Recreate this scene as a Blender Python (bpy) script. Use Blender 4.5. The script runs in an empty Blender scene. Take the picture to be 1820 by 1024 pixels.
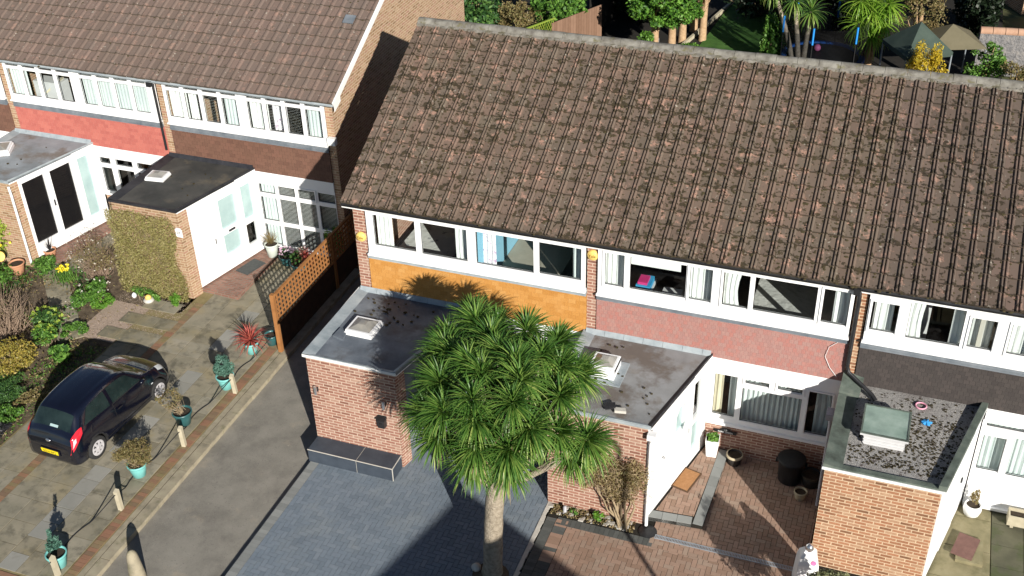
import bpy, math, random
import numpy as np
from mathutils import Vector, Matrix
random.seed(7)
RNG = np.random.default_rng(7)
SC = bpy.context.scene
COL = SC.collection

# ---------------------------------------------------------------- camera
def rad(a): return math.radians(a)
CP = (11.0413, -19.3392, 16.8926); YAW, PIT, ROL, FPX = -0.3658, 0.5807, -0.0297, 2045.4
fw = Vector((math.sin(YAW)*math.cos(PIT), math.cos(YAW)*math.cos(PIT), -math.sin(PIT)))
rt = Vector((math.cos(YAW), -math.sin(YAW), 0)); up = rt.cross(fw)
r_ = rt*math.cos(ROL)+up*math.sin(ROL); u_ = -rt*math.sin(ROL)+up*math.cos(ROL)
cd = bpy.data.cameras.new('camera'); co = bpy.data.objects.new('camera', cd); COL.objects.link(co)
M4 = Matrix((r_, u_, -fw)).transposed().to_4x4(); M4.translation = Vector(CP)
co.matrix_world = M4
cd.sensor_width = 36; cd.lens = FPX/1820*36; cd.shift_x = 2.6/1820; cd.shift_y = -0.8/1820
cd.clip_start = .5; cd.clip_end = 3000
SC.camera = co
# ---------------------------------------------------------------- light
SUN = Vector((2.54, -2.96, 1.70)).normalized()
EL = math.asin(SUN.z); AZ = math.atan2(SUN.x, SUN.y)
w = bpy.data.worlds.new('World'); SC.world = w; w.use_nodes = True
nt = w.node_tree; bg = nt.nodes['Background']
sky = nt.nodes.new('ShaderNodeTexSky'); sky.sky_type = 'NISHITA'; sky.sun_disc = False
sky.air_density = .8; sky.dust_density = .2; sky.altitude = 600; sky.sun_elevation = EL; sky.sun_rotation = AZ
nt.links.new(sky.outputs[0], bg.inputs[0]); bg.inputs[1].default_value = .05
sd = bpy.data.lights.new('sun', 'SUN'); so = bpy.data.objects.new('sun', sd); COL.objects.link(so)
sd.energy = 5; sd.angle = rad(.5); sd.color = (1, .945, .87)
so.rotation_euler = (-SUN).to_track_quat('-Z', 'Y').to_euler(); so.location = (20, -20, 30)
SC.view_settings.view_transform = 'Standard'; SC.view_settings.look = 'None'
SC.view_settings.exposure = .56; SC.view_settings.gamma = 1

# ---------------------------------------------------------------- materials
def S(r, g, b):
    f = lambda c: (c/255/12.92 if c/255 <= .04045 else ((c/255+.055)/1.055)**2.4)
    return (f(r), f(g), f(b), 1)
def C4(c): return c if len(c) == 4 else (*c, 1)
class NT:
    def __init__(s, name):
        s.m = bpy.data.materials.new(name); s.m.use_nodes = True; s.t = s.m.node_tree
        s.b = s.t.nodes['Principled BSDF']; s.out = s.t.nodes['Material Output']
    def n(s, ty, **k):
        x = s.t.nodes.new('ShaderNode'+ty)
        for a, v in k.items(): setattr(x, a, v)
        return x
    def l(s, a, b): s.t.links.new(a, b)
    def tc(s, kind='Object', scale=1, stretch=None):
        if not hasattr(s, '_tc'): s._tc = s.n('TexCoord')
        o = s._tc.outputs[kind]
        if stretch:
            mp = s.n('Mapping'); mp.inputs['Scale'].default_value = stretch; s.l(o, mp.inputs[0]); o = mp.outputs[0]
        return o
    def noise(s, scale, detail=4, rough=.6, kind='Object', stretch=None, off=0):
        x = s.n('TexNoise'); x.inputs['Scale'].default_value = scale; x.inputs['Detail'].default_value = detail
        x.inputs['Roughness'].default_value = rough
        if off:
            mp = s.n('Mapping'); mp.inputs['Location'].default_value = (off, off*1.7, off*.6); s.l(s.tc(kind, 1, stretch), mp.inputs[0]); s.l(mp.outputs[0], x.inputs[0])
        else: s.l(s.tc(kind, 1, stretch), x.inputs[0])
        return x.outputs['Fac']
    def ramp(s, fac, stops, interp='LINEAR'):
        x = s.n('ValToRGB'); cr = x.color_ramp; cr.interpolation = interp
        while len(cr.elements) > 1: cr.elements.remove(cr.elements[0])
        cr.elements[0].position = stops[0][0]; cr.elements[0].color = C4(stops[0][1])
        for p, c in stops[1:]:
            e = cr.elements.new(p); e.color = C4(c)
        s.l(fac, x.inputs[0]); return x.outputs[0]
    def thr(s, fac, a, b):
        x = s.n('MapRange'); x.inputs[1].default_value = a; x.inputs[2].default_value = b; s.l(fac, x.inputs[0]); return x.outputs[0]
    def mix(s, f, a, b, mode='MIX'):
        x = s.n('MixRGB', blend_type=mode)
        if isinstance(f, (int, float)): x.inputs[0].default_value = f
        else: s.l(f, x.inputs[0])
        for i, v in ((1, a), (2, b)):
            if isinstance(v, tuple): x.inputs[i].default_value = C4(v)
            else: s.l(v, x.inputs[i])
        return x.outputs[0]
    def math(s, op, a, b=0):
        x = s.n('Math', operation=op)
        for i, v in ((0, a), (1, b)):
            if isinstance(v, (int, float)): x.inputs[i].default_value = v
            else: s.l(v, x.inputs[i])
        return x.outputs[0]
    def bump(s, h, strength=.3, dist=.01):
        x = s.n('Bump'); x.inputs['Strength'].default_value = strength; x.inputs['Distance'].default_value = dist
        s.l(h, x.inputs['Height'])
        if s.b.inputs['Normal'].links: s.l(s.b.inputs['Normal'].links[0].from_socket, x.inputs['Normal'])
        s.l(x.outputs[0], s.b.inputs['Normal'])
    def fin(s, col, rough=.8, spec=.3, metal=0):
        if isinstance(col, tuple): s.b.inputs['Base Color'].default_value = C4(col)
        else: s.l(col, s.b.inputs['Base Color'])
        s.b.inputs['Roughness'].default_value = rough; s.b.inputs['Specular IOR Level'].default_value = spec
        s.b.inputs['Metallic'].default_value = metal
        return s.m
def spread(cols):
    n = len(cols); return [(.28+.44*i/max(1, n-1), c) for i, c in enumerate(cols)]
def mat(name, cols, scale=3, rough=.8, bump=0, bscale=80, rnd=None, rf=.6, spots=(), spec=.3, metal=0, detail=5, bdist=.01):
    """noise ramp over cols; rnd = colours picked by the per-piece random attribute; spots = (colour, scale, lo, hi[, amount])"""
    t = NT(name)
    c = t.ramp(t.noise(scale, detail), spread(cols)) if len(cols) > 1 else t.mix(0, cols[0], cols[0])
    if rnd:
        a = t.n('Attribute', attribute_name='rnd')
        rc = t.ramp(a.outputs['Fac'], [(i/max(1, len(rnd)-1), k) for i, k in enumerate(rnd)])
        c = t.mix(rf, c, rc)
    for i, sp in enumerate(spots):
        f = t.thr(t.noise(sp[1], 5, .65, off=3.1+i*5.7), sp[2], sp[3])
        if len(sp) > 4: f = t.math('MULTIPLY', f, sp[4])
        c = t.mix(f, c, sp[0])
    if bump: t.bump(t.noise(bscale, 3), bump, bdist)
    return t.fin(c, rough, spec, metal)
def brickmat(name, cols, mortar, bw=.225, bh=.075, ms=.011, bump=.5, rough=.85, off=.5, stain=None, sq=.7):
    t = NT(name); b = t.n('TexBrick'); b.offset = off
    b.inputs['Color1'].default_value = (0, 0, 0, 1); b.inputs['Color2'].default_value = (1, 1, 1, 1); b.inputs['Mortar'].default_value = (.5, .5, .5, 1)
    b.inputs['Scale'].default_value = 1; b.inputs['Mortar Size'].default_value = ms; b.inputs['Mortar Smooth'].default_value = .15
    b.inputs['Brick Width'].default_value = bw; b.inputs['Row Height'].default_value = bh
    t.l(t.tc('UV'), b.inputs[0])
    n2 = t.noise(9, 5, .7, kind='UV')
    v = t.math('ADD', t.math('MULTIPLY', b.outputs['Color'], sq), t.math('MULTIPLY', n2, 1-sq+.05))
    c = t.ramp(v, [(.1+.8*i/max(1, len(cols)-1), k) for i, k in enumerate(cols)])
    c = t.mix(t.thr(t.noise(60, 3, kind='UV'), .3, .75), c, t.mix(.35, c, (0, 0, 0)))
    mc = t.ramp(t.noise(5, 4, kind='UV'), [(.3, tuple(x*.8 for x in mortar[:3])), (.7, mortar)])
    c = t.mix(b.outputs['Fac'], c, mc)
    if stain:
        c = t.mix(t.math('MULTIPLY', t.thr(t.noise(stain[1], 5, .7, kind='UV'), stain[2], stain[3]), stain[4]), c, stain[0])
    h = t.math('SUBTRACT', 1, b.outputs['Fac'])
    t.bump(h, bump, .006); t.bump(t.noise(120, 2, kind='UV'), .25, .003)
    return t.fin(c, rough, .25)
def glassmat(name, tint=(.93, .97, .965), ior=1.45, refl=1.0, rough=0.0):
    t = NT(name); t.t.nodes.remove(t.b)
    tr = t.n('BsdfTransparent'); tr.inputs[0].default_value = C4(tint)
    gl = t.n('BsdfGlossy'); gl.inputs['Roughness'].default_value = rough
    f = t.n('LayerWeight'); f.inputs[0].default_value = .5
    fr = t.math('ADD', t.math('MULTIPLY', t.math('POWER', f.outputs['Facing'], 4), .8), .05)
    mx = t.n('MixShader'); t.l(t.math('MULTIPLY', fr, refl), mx.inputs[0]); t.l(tr.outputs[0], mx.inputs[1]); t.l(gl.outputs[0], mx.inputs[2])
    t.l(mx.outputs[0], t.out.inputs[0]); return t.m
def leafmat(name, cols, rough=.5, trans=.25, spec=.35):
    t = NT(name); a = t.n('Attribute', attribute_name='rnd')
    c = t.ramp(a.outputs['Fac'], [(i/max(1, len(cols)-1), k) for i, k in enumerate(cols)])
    t.fin(c, rough, spec)
    if trans:
        tl = t.n('BsdfTranslucent'); t.l(t.mix(.5, c, t.mix(1, c, (1.5, 1.5, .6), 'MULTIPLY')), tl.inputs[0])
        mx = t.n('MixShader'); mx.inputs[0].default_value = trans
        t.l(t.b.outputs[0], mx.inputs[1]); t.l(tl.outputs[0], mx.inputs[2]); t.l(mx.outputs[0], t.out.inputs[0])
    return t.m

m = {}
m['white'] = mat('white_upvc', [(.78, .79, .8), (.84, .84, .83)], 1.5, .35, spec=.4, spots=[((.55, .53, .47), 2.2, .62, .85, .35)])
m['whitewood'] = mat('white_painted_board', [(.76, .77, .78), (.82, .82, .8)], 2, .5)
m['fascia'] = mat('white_fascia', [(.72, .72, .7), (.82, .82, .8)], 2.5, .5, spots=[((.35, .33, .28), 5, .66, .8, .5)])
m['lead'] = mat('lead_flashing', [(.09, .11, .13), (.15, .17, .19), (.2, .22, .24)], 3, .55, .2, 30)
m['leadlight'] = mat('grey_flashing', [(.2, .24, .26), (.3, .34, .36), (.38, .42, .43)], 3, .6, .2, 30)
m['felt'] = mat('roofing_felt', [(.07, .085, .105), (.125, .145, .17), (.2, .225, .25)], 1.3, .6, .25, 120, spots=[((.06, .05, .045), 1.1, .5, .66, .75), ((.3, .33, .36), 2.3, .6, .8, .5)])
m['felt2'] = mat('grey_roofing_felt', [(.17, .175, .18), (.26, .265, .265), (.33, .335, .34)], 1.2, .7, .25, 120, spots=[((.13, .105, .085), .95, .48, .58, .8), ((.2, .17, .14), 2.6, .55, .7, .5)])
m['feltblack'] = mat('black_roofing_felt', [(.028, .03, .03), (.06, .06, .055), (.1, .095, .085)], 1.2, .8, .3, 120, spots=[((.19, .155, .105), 1.1, .55, .72, .7)])
m['feltedge'] = mat('black_felt_edge', [(.015, .016, .02), (.04, .04, .045)], 4, .55)
m['felted2'] = mat('pale_felt_roof', [(.2, .22, .23), (.34, .37, .39)], 1.5, .7, .2, 80, spots=[((.17, .14, .11), 1.1, .48, .62, .8)])
m['pvcblack'] = mat('black_plastic', [(.012, .013, .014), (.03, .03, .032)], 6, .4)
m['downgrey'] = mat('grey_downpipe', [(.3, .3, .32), (.42, .42, .44)], 5, .45)
m['glass'] = glassmat('window_glass')
m['frost'] = mat('obscured_glass', [(.3, .42, .42), (.42, .55, .54)], 2, .12, spec=.7)
m['darkglass'] = mat('dark_door_glass', [(.008, .008, .009), (.014, .013, .013)], 2, .04, spec=.5)
m['dome'] = mat('skylight_dome', [(.2, .2, .19), (.32, .3, .26)], 4, .12, spec=.8)
m['greenglass'] = mat('mossy_rooflight_glass', [(.15, .22, .19), (.23, .32, .27), (.32, .41, .36)], 2.5, .25, spec=.6)
m['curtain'] = mat('white_curtain', [(.7, .72, .7), (.8, .81, .78)], 3, .9)
m['curtcream'] = mat('cream_curtain', [(.55, .5, .36), (.66, .6, .45)], 3, .9)
m['curtflor'] = mat('floral_curtain', [(.75, .72, .74), (.8, .78, .8)], 3, .9, spots=[((.35, .2, .35), 9, .55, .6, .8)])
m['net'] = mat('net_curtain', [(.5, .56, .56), (.62, .66, .64)], 2, .95)
m['blind'] = mat('venetian_slat', [(.68, .7, .68), (.75, .76, .74)], 3, .6)
m['room'] = mat('room_wall', [(.45, .42, .36), (.5, .47, .41)], 1, .9)
m['roomblue'] = mat('blue_room_wall', [(.2, .42, .54), (.24, .47, .6)], 1, .9)
m['carpet'] = mat('brown_carpet', [(.035, .028, .024), (.06, .05, .042)], 3, .95)
m['carpetb'] = mat('beige_carpet', [(.32, .3, .24), (.4, .37, .3)], 3, .95)
m['duvet'] = mat('pale_duvet', [(.5, .5, .47), (.6, .6, .57)], 3, .9, .5, 7, bdist=.05, spots=[((.2, .21, .22), 4.5, .6, .63, .8)])
m['duvet2'] = mat('grey_duvet', [(.42, .42, .4), (.55, .54, .51)], 2.5, .9, .6, 6, bdist=.06)
m['furn'] = mat('dark_furniture', [(.015, .016, .02), (.03, .03, .035)], 4, .5)
m['furnw'] = mat('pale_furniture', [(.5, .5, .5), (.6, .6, .6)], 4, .5)
m['toy'] = mat('blue_toys', [(.02, .25, .5), (.05, .35, .6)], 4, .5)
m['toyp'] = mat('pink_toys', [(.5, .02, .15), (.6, .05, .2)], 4, .5)
m['brickA'] = brickmat('red_brick', [(.19, .09, .065), (.3, .135, .095), (.38, .19, .135), (.34, .17, .125), (.48, .31, .23)], (.58, .44, .34), stain=((.55, .42, .34), 1.3, .55, .8, .45))
m['brickB'] = brickmat('mottled_stock_brick', [(.14, .08, .045), (.3, .14, .075), (.42, .2, .11), (.36, .19, .11), (.5, .32, .2)], (.6, .45, .3), stain=((.5, .38, .25), 1.1, .6, .85, .4))
m['brickY'] = brickmat('buff_stock_brick', [(.22, .13, .075), (.34, .205, .115), (.44, .28, .17), (.4, .215, .15), (.5, .35, .22)], (.52, .41, .28), stain=((.3, .24, .17), 1.5, .58, .75, .4))
m['brickS'] = brickmat('step_brick', [(.2, .1, .075), (.3, .15, .11), (.36, .2, .15)], (.24, .2, .16), stain=((.14, .14, .1), 2, .5, .7, .4))
def tilehang(name, cols, gap, stain=None, w=.165): return brickmat(name, cols, gap, w, .1, .004, .3, .7, stain=stain, sq=.6)
m['thO'] = tilehang('orange_hung_tile', [(.47, .215, .05), (.53, .25, .06), (.57, .28, .075), (.6, .32, .1)], (.42, .19, .05), ((.66, .4, .16), 1.1, .55, .8, .45), .165)
m['thP'] = tilehang('pink_hung_tile', [(.34, .18, .155), (.38, .215, .19), (.43, .185, .155), (.39, .235, .205), (.46, .21, .175)], (.28, .15, .13), w=.083)
m['thR'] = tilehang('salmon_hung_tile', [(.42, .12, .1), (.5, .15, .12), (.55, .18, .14)], (.48, .2, .16))
m['thB'] = tilehang('brown_hung_tile', [(.14, .07, .05), (.18, .095, .065), (.2, .1, .07)], (.09, .05, .035))
m['thD'] = tilehang('dark_hung_tile', [(.05, .042, .04), (.062, .053, .049), (.075, .062, .057)], (.03, .026, .024), ((.14, .11, .09), 2, .62, .8, .4), .11)

def rooftile(name, cols, moss, mossamt, orange):
    t = NT(name)
    a = t.n('Attribute', attribute_name='rnd')
    c = t.ramp(a.outputs['Fac'], [(i/(len(cols)-1), k) for i, k in enumerate(cols)])
    c = t.mix(t.thr(t.noise(.7, 4), .35, .7), c, t.mix(.55, c, (.15, .115, .09)))
    c = t.mix(t.math('MULTIPLY', t.thr(t.noise(26, 4, .7), .45, .75), .55), c, (.12, .1, .085))
    if orange: c = t.mix(t.math('MULTIPLY', t.thr(t.noise(4.5, 5, .75, off=4), .57, .64), orange), c, (.4, .235, .175))
    c = t.mix(t.math('MULTIPLY', t.thr(t.noise(13, 3, .5, off=14), .68, .71), .6), c, (.42, .4, .33))
    # moss in drifts and specks, thicker on the lower third of each tile
    sep = t.n('SeparateXYZ'); t.l(t.tc('UV'), sep.inputs[0])
    fr = t.math('FRACT', sep.outputs[1])
    low = t.math('MULTIPLY', t.thr(fr, .42, .02), .07)
    big = t.math('MULTIPLY', t.math('SUBTRACT', t.noise(.45, 3, off=9), .5), .35)
    sp = t.math('ADD', t.math('ADD', t.noise(9, 4, .55, off=21), low), big)
    f = t.thr(sp, mossamt, mossamt+.02)
    lap = t.math('MAXIMUM', t.thr(fr, .07, .015), t.thr(fr, .90, .965))
    lap = t.math('MULTIPLY', lap, t.thr(t.noise(6, 4, .7, off=31), .34, .5))
    f = t.math('MAXIMUM', f, t.math('MULTIPLY', lap, .75))
    mc = t.ramp(t.noise(14, 3), [(.35, moss[0]), (.65, moss[1])])
    c = t.mix(t.math('MULTIPLY', f, .88), c, mc)
    t.bump(f, .6, .02); t.bump(t.noise(70, 3), .3, .004)
    return t.fin(c, .9, .2)
m['tile'] = rooftile('mossy_concrete_tile', [(.112, .078, .057), (.16, .112, .084), (.122, .095, .068), (.19, .126, .094), (.135, .103, .077), (.152, .12, .087)], ((.022, .02, .012), (.06, .045, .022)), .575, .75)
m['tileD'] = rooftile('dark_mossy_tile', [(.083, .062, .048), (.118, .085, .067), (.095, .076, .06), (.145, .1, .08), (.11, .088, .07)], ((.02, .018, .012), (.05, .038, .022)), .585, .5)
m['tileL'] = rooftile('plain_concrete_tile', [(.15, .11, .09), (.185, .13, .107), (.165, .125, .105), (.21, .145, .118)], ((.07, .06, .04), (.11, .09, .06)), .69, .35)
m['ridge'] = mat('lichened_ridge_tile', [(.1, .09, .075), (.19, .18, .155), (.28, .27, .235)], 5, .95, .6, 25, spots=[((.12, .11, .05), 4, .56, .66, .8), ((.45, .43, .38), 14, .66, .72, .8), ((.3, .22, .08), 9, .68, .72, .7)])
m['mortarw'] = mat('ridge_mortar', [(.13, .12, .1), (.34, .32, .28)], 8, .95, .5, 40, spots=[((.1, .09, .05), 7, .5, .6, .8)])
m['moss'] = mat('dark_moss', [(.03, .026, .014), (.07, .055, .025)], 20, 1, .6, 60)
m['asphalt'] = mat('worn_asphalt', [(.18, .168, .145), (.24, .226, .192), (.285, .268, .228)], 2.2, .95, .8, 160, bdist=.008, detail=9, spots=[((.36, .31, .235), 1.6, .6, .74, .6), ((.1, .092, .08), .9, .5, .75, .5), ((.36, .34, .29), 48, .58, .68, .5), ((.07, .065, .06), 33, .6, .68, .6), ((.4, .37, .3), 5, .7, .74, .5)])
m['kerb'] = mat('concrete_kerb', [(.2, .18, .13), (.32, .28, .2), (.38, .34, .24)], 3, .95, .4, 60, spots=[((.12, .12, .05), 4, .55, .7, .6)])
SLABC = [(.2, .182, .135), (.32, .295, .225), (.25, .235, .185), (.36, .34, .28), (.24, .22, .16)]
m['slab'] = mat('riven_concrete_slab', [(.13, .115, .075), (.24, .21, .14), (.33, .285, .2)], 2.2, .9, .5, 40, rnd=SLABC, rf=.5, spots=[((.3, .245, .13), 1.3, .52, .66, .5), ((.07, .067, .05), 3.2, .5, .68, .65), ((.1, .1, .06), .7, .5, .7, .4)])
m['slabpale'] = mat('pale_new_slab', [(.24, .24, .21), (.33, .325, .29)], 3, .9, .3, 60, rnd=[(.24, .235, .205), (.36, .35, .31)], spots=[((.17, .155, .12), 2, .56, .7, .5)])
m['joint'] = mat('mossy_joint', [(.17, .14, .06), (.28, .23, .12)], 5, 1, .3, 60)
m['brickrow'] = mat('worn_edging_brick', [(.16, .1, .06), (.27, .16, .1)], 6, .95, .3, 60, rnd=[(.2, .12, .075), (.33, .16, .1), (.25, .2, .11), (.17, .12, .08)], spots=[((.2, .18, .07), 2, .5, .65, .6)])
m['blockgrey'] = mat('charcoal_block_paving', [(.14, .17, .2), (.19, .225, .26)], 8, .85, .3, 80, rnd=[(.135, .17, .205), (.16, .197, .235), (.185, .222, .262), (.16, .2, .24), (.205, .24, .275)], rf=.7, spots=[((.25, .27, .26), 1.1, .5, .76, .4), ((.1, .125, .155), .8, .5, .7, .4), ((.26, .17, .14), 1.6, .68, .78, .3)])
m['blockedge'] = mat('grey_edging_block', [(.19, .2, .19), (.25, .26, .25)], 8, .85, .3, 80, rnd=[(.19, .2, .19), (.24, .25, .24), (.28, .29, .275)], rf=.7)
m['blockred'] = mat('red_block_paving', [(.24, .15, .105), (.32, .21, .15)], 8, .9, .3, 80, rnd=[(.24, .16, .115), (.31, .205, .15), (.36, .245, .185), (.29, .21, .16), (.35, .27, .21)], rf=.7, spots=[((.13, .11, .08), 1.6, .56, .74, .5)])
m['blockdark'] = mat('dark_edging_block', [(.07, .075, .07), (.12, .125, .115)], 8, .9, .3, 80, rnd=[(.06, .065, .06), (.11, .115, .11)])
m['soil'] = mat('garden_soil', [(.055, .042, .03), (.12, .09, .06), (.2, .16, .11)], 6, 1, .8, 50, bdist=.03)
m['blacksoil'] = mat('dark_soil', [(.012, .011, .009), (.025, .022, .017)], 4, 1, .5, 40)  # blackened for shade over the back gardens; also bedding under the blocks
m['grit'] = mat('pea_gravel', [(.26, .19, .14), (.42, .33, .26), (.52, .44, .36)], 45, .95, .9, 60, rnd=[(.3, .2, .15), (.5, .42, .34), (.38, .28, .22)], rf=.3, bdist=.02)
m['greygrit'] = mat('grey_chippings', [(.22, .21, .2), (.42, .4, .37)], 45, .95, rnd=[(.18, .17, .16), (.34, .33, .31), (.52, .5, .47)], rf=.7)
m['lawn'] = mat('lawn_grass', [(.025, .07, .012), (.05, .13, .02), (.07, .16, .03)], 3, 1, .8, 120, bdist=.02)
m['ground'] = mat('rough_grass', [(.05, .06, .025), (.09, .1, .04), (.1, .085, .05)], .6, 1, .6, 30)
m['conc'] = mat('mossy_concrete', [(.14, .13, .07), (.24, .21, .12), (.3, .27, .17)], 1.8, .95, .4, 60, spots=[((.1, .1, .045), 2.4, .5, .66, .6)])
m['mossconc'] = mat('dark_mossy_slab', [(.07, .07, .045), (.13, .125, .08)], 2, .95, .4, 60, spots=[((.06, .08, .025), 2.2, .5, .64, .7)])
m['slate'] = mat('slate_cladding', [(.035, .045, .06), (.06, .075, .095)], 3, .55, .2, 60)
m['slatetrim'] = mat('pale_tile_trim', [(.45, .43, .38), (.55, .53, .48)], 6, .6)
m['fencewood'] = mat('orange_stained_wood', [(.26, .11, .035), (.4, .18, .06)], 5, .8, .3, 50)
m['fencebrown'] = mat('brown_fence_board', [(.17, .1, .06), (.26, .155, .1)], 5, .9, .3, 50, rnd=[(.15, .085, .055), (.26, .16, .11)])
m['fencedark'] = mat('dark_fence_board', [(.05, .032, .02), (.09, .055, .033)], 5, .9, .3, 50)  # shade on the lower trellis boards is put into this colour
m['palewood'] = mat('weathered_post_wood', [(.38, .34, .24), (.5, .45, .33)], 6, .9, .3, 60)
m['rope'] = mat('black_rope', [(.012, .012, .013), (.03, .03, .03)], 30, .9)
m['turq'] = mat('turquoise_glazed_pot', [(.15, .45, .43), (.2, .53, .5)], 5, .45, spec=.4)
m['dteal'] = mat('dark_teal_pot', [(.02, .08, .085), (.04, .13, .13)], 5, .35, spec=.5)
m['terra'] = mat('terracotta', [(.42, .2, .11), (.55, .29, .17)], 6, .85, .2, 60)
m['whitepot'] = mat('white_glazed_pot', [(.72, .73, .72), (.8, .8, .79)], 4, .4)
m['creampot'] = mat('pale_green_pot', [(.5, .56, .5), (.6, .64, .58)], 4, .5)
m['darkpot'] = mat('dark_pot', [(.03, .028, .026), (.05, .045, .042)], 5, .6)
m['potrim'] = mat('ochre_pot_rim', [(.4, .34, .22), (.5, .43, .3)], 8, .8)
m['cpot'] = mat('compost', [(.03, .022, .016), (.06, .045, .03)], 20, 1, .5, 60)
m['bark'] = mat('palm_bark', [(.2, .165, .12), (.33, .28, .21), (.42, .36, .28)], 12, .95, 1, 26, bdist=.04)
m['barkc'] = mat('tan_bark', [(.34, .22, .12), (.52, .36, .22)], 10, .95, .6, 30, bdist=.03)
m['stem'] = mat('woody_stem', [(.22, .17, .1), (.36, .28, .18)], 10, .95, .4, 40)
m['stembr'] = mat('twiggy_stem', [(.2, .14, .1), (.34, .25, .18)], 8, .95)
m['palm'] = leafmat('cordyline_leaf', [(.025, .07, .015), (.055, .14, .024), (.1, .21, .036), (.19, .3, .06), (.38, .44, .13)], .42, .28, .4)
m['palmb'] = leafmat('bright_palm_leaf', [(.08, .2, .02), (.16, .32, .03), (.26, .42, .05), (.38, .5, .08)], .4, .3, .5)
m['palmdead'] = leafmat('dead_cordyline_leaf', [(.25, .17, .09), (.4, .3, .17)], .8, .1)
def lf(k, *c, tr=.25, rough=.5): m[k] = leafmat(k+'_leaf', list(c), rough, tr)
lf('ivy', (.17, .16, .055), (.25, .225, .08), (.31, .27, .11), (.34, .29, .13), (.24, .25, .07))
lf('dry', (.17, .12, .06), (.3, .22, .12), (.22, .2, .07), (.4, .3, .18))
lf('green', (.035, .095, .018), (.07, .17, .026), (.12, .26, .04), (.2, .36, .07))
lf('bright', (.06, .17, .02), (.12, .28, .03), (.2, .38, .05))
lf('dkgreen', (.016, .05, .014), (.032, .09, .024), (.07, .16, .04), (.14, .26, .06))
lf('conifer', (.03, .09, .012), (.06, .16, .02), (.11, .25, .03), (.17, .33, .05))
lf('yellow', (.42, .3, .02), (.62, .45, .03), (.4, .34, .04), (.7, .52, .04))
lf('oldgold', (.22, .18, .05), (.38, .3, .05), (.2, .2, .05), (.46, .36, .07), (.3, .22, .1))
lf('yew', (.006, .014, .006), (.012, .024, .01), (.02, .035, .014), tr=.1)  # near-black leaf colour stands in for shade
lf('acid', (.2, .3, .04), (.34, .42, .06), (.17, .28, .04))
lf('redsp', (.2, .03, .03), (.38, .07, .06), (.5, .13, .1), (.3, .1, .05), tr=.2)
lf('dkspike', (.015, .012, .018), (.03, .03, .035), (.04, .05, .04), tr=.1)
lf('teal', (.05, .12, .09), (.09, .2, .15), (.14, .27, .21))
lf('brownsh', (.12, .085, .04), (.24, .18, .075), (.17, .17, .06), (.34, .26, .13))
lf('grassy', (.12, .14, .07), (.22, .24, .12), (.32, .32, .18))
lf('petalw', (.55, .52, .42), (.66, .6, .54), tr=.2)
lf('petaly', (.75, .58, .02), (.8, .7, .05), tr=.2)
lf('petalo', (.8, .3, .01), (.8, .5, .02), tr=.2)
lf('petalp', (.6, .35, .5), (.75, .6, .7), tr=.2)
m['carpaint'] = mat('black_car_paint', [(.0025, .003, .008), (.004, .0045, .012)], 3, .16, spec=.8)
m['carpaint'].node_tree.nodes['Principled BSDF'].inputs['Coat Weight'].default_value = .8
m['carpaint'].node_tree.nodes['Principled BSDF'].inputs['Coat Roughness'].default_value = .06
m['cartrim'] = mat('car_black_trim', [(.01, .01, .011), (.02, .02, .02)], 8, .6)
m['carglass'] = mat('car_window_glass', [(.006, .012, .012), (.02, .034, .033)], 2.5, .05, spec=.6)
m['tyre'] = mat('tyre_rubber', [(.02, .02, .02), (.035, .035, .035)], 12, .85)
m['rim'] = mat('silver_wheel_trim', [(.42, .41, .42), (.52, .51, .52)], 8, .35, spec=.6)
m['redlamp'] = mat('red_lamp_lens', [(.5, .01, .02), (.65, .03, .05)], 8, .12, spec=.7)
m['pinklamp'] = mat('lamp_reflector', [(.8, .35, .38), (.85, .6, .6)], 8, .15, spec=.7)
m['headl'] = mat('headlamp_lens', [(.5, .53, .55), (.65, .67, .68)], 8, .1, spec=.8)
m['plate'] = mat('yellow_number_plate', [(.8, .62, .01), (.85, .68, .02)], 3, .4)
m['chrome'] = mat('chrome', [(.6, .62, .64), (.7, .7, .72)], 3, .2, metal=.9)
m['ink'] = mat('black_lettering', [(.01, .01, .012), (.015, .015, .015)], 3, .6)
m['goldink'] = mat('dark_gold_lettering', [(.16, .1, .02), (.2, .13, .02)], 3, .6)
m['whiteink'] = mat('white_lettering', [(.75, .75, .74), (.8, .8, .8)], 3, .5)
m['alarm'] = mat('yellow_alarm_box', [(.78, .52, .14), (.82, .58, .18)], 3, .4)
m['coir'] = mat('coir_doormat', [(.3, .15, .06), (.42, .22, .1)], 20, 1, .6, 150)
m['coird'] = mat('dark_mat_border', [(.08, .045, .025), (.12, .07, .04)], 20, 1)
m['greymat'] = mat('grey_doormat', [(.05, .055, .055), (.09, .095, .09)], 20, 1)
m['redmat'] = mat('faded_red_mat', [(.13, .07, .06), (.2, .11, .09)], 9, 1, .3, 90)
m['tblue'] = mat('blue_pad', [(.015, .08, .3), (.02, .11, .38)], 5, .5)
m['tbluel'] = mat('blue_foam_sleeve', [(.02, .22, .65), (.03, .28, .72)], 5, .5)
m['tnet'] = glassmat('trampoline_net', (.45, .47, .5), 1.1, .2, .5)
m['pinkball'] = mat('pink_ball', [(.55, .12, .3), (.65, .2, .38)], 5, .5)
m['gazebo'] = mat('green_canopy', [(.035, .055, .045), (.06, .085, .068)], 2, .8)
m['tancanopy'] = mat('tan_canopy', [(.13, .115, .07), (.17, .15, .095)], 2, .8)
m['pinkpl'] = mat('pink_plastic', [(.75, .3, .42), (.8, .4, .5)], 3, .4)
m['bluepl'] = mat('blue_cloth', [(.03, .25, .6), (.06, .35, .7)], 9, .6, .5, 20)
m['render'] = mat('rough_cast_stone', [(.1, .1, .105), (.2, .195, .195), (.28, .26, .24)], 6, .95, 1, 12, bdist=.06)
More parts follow.
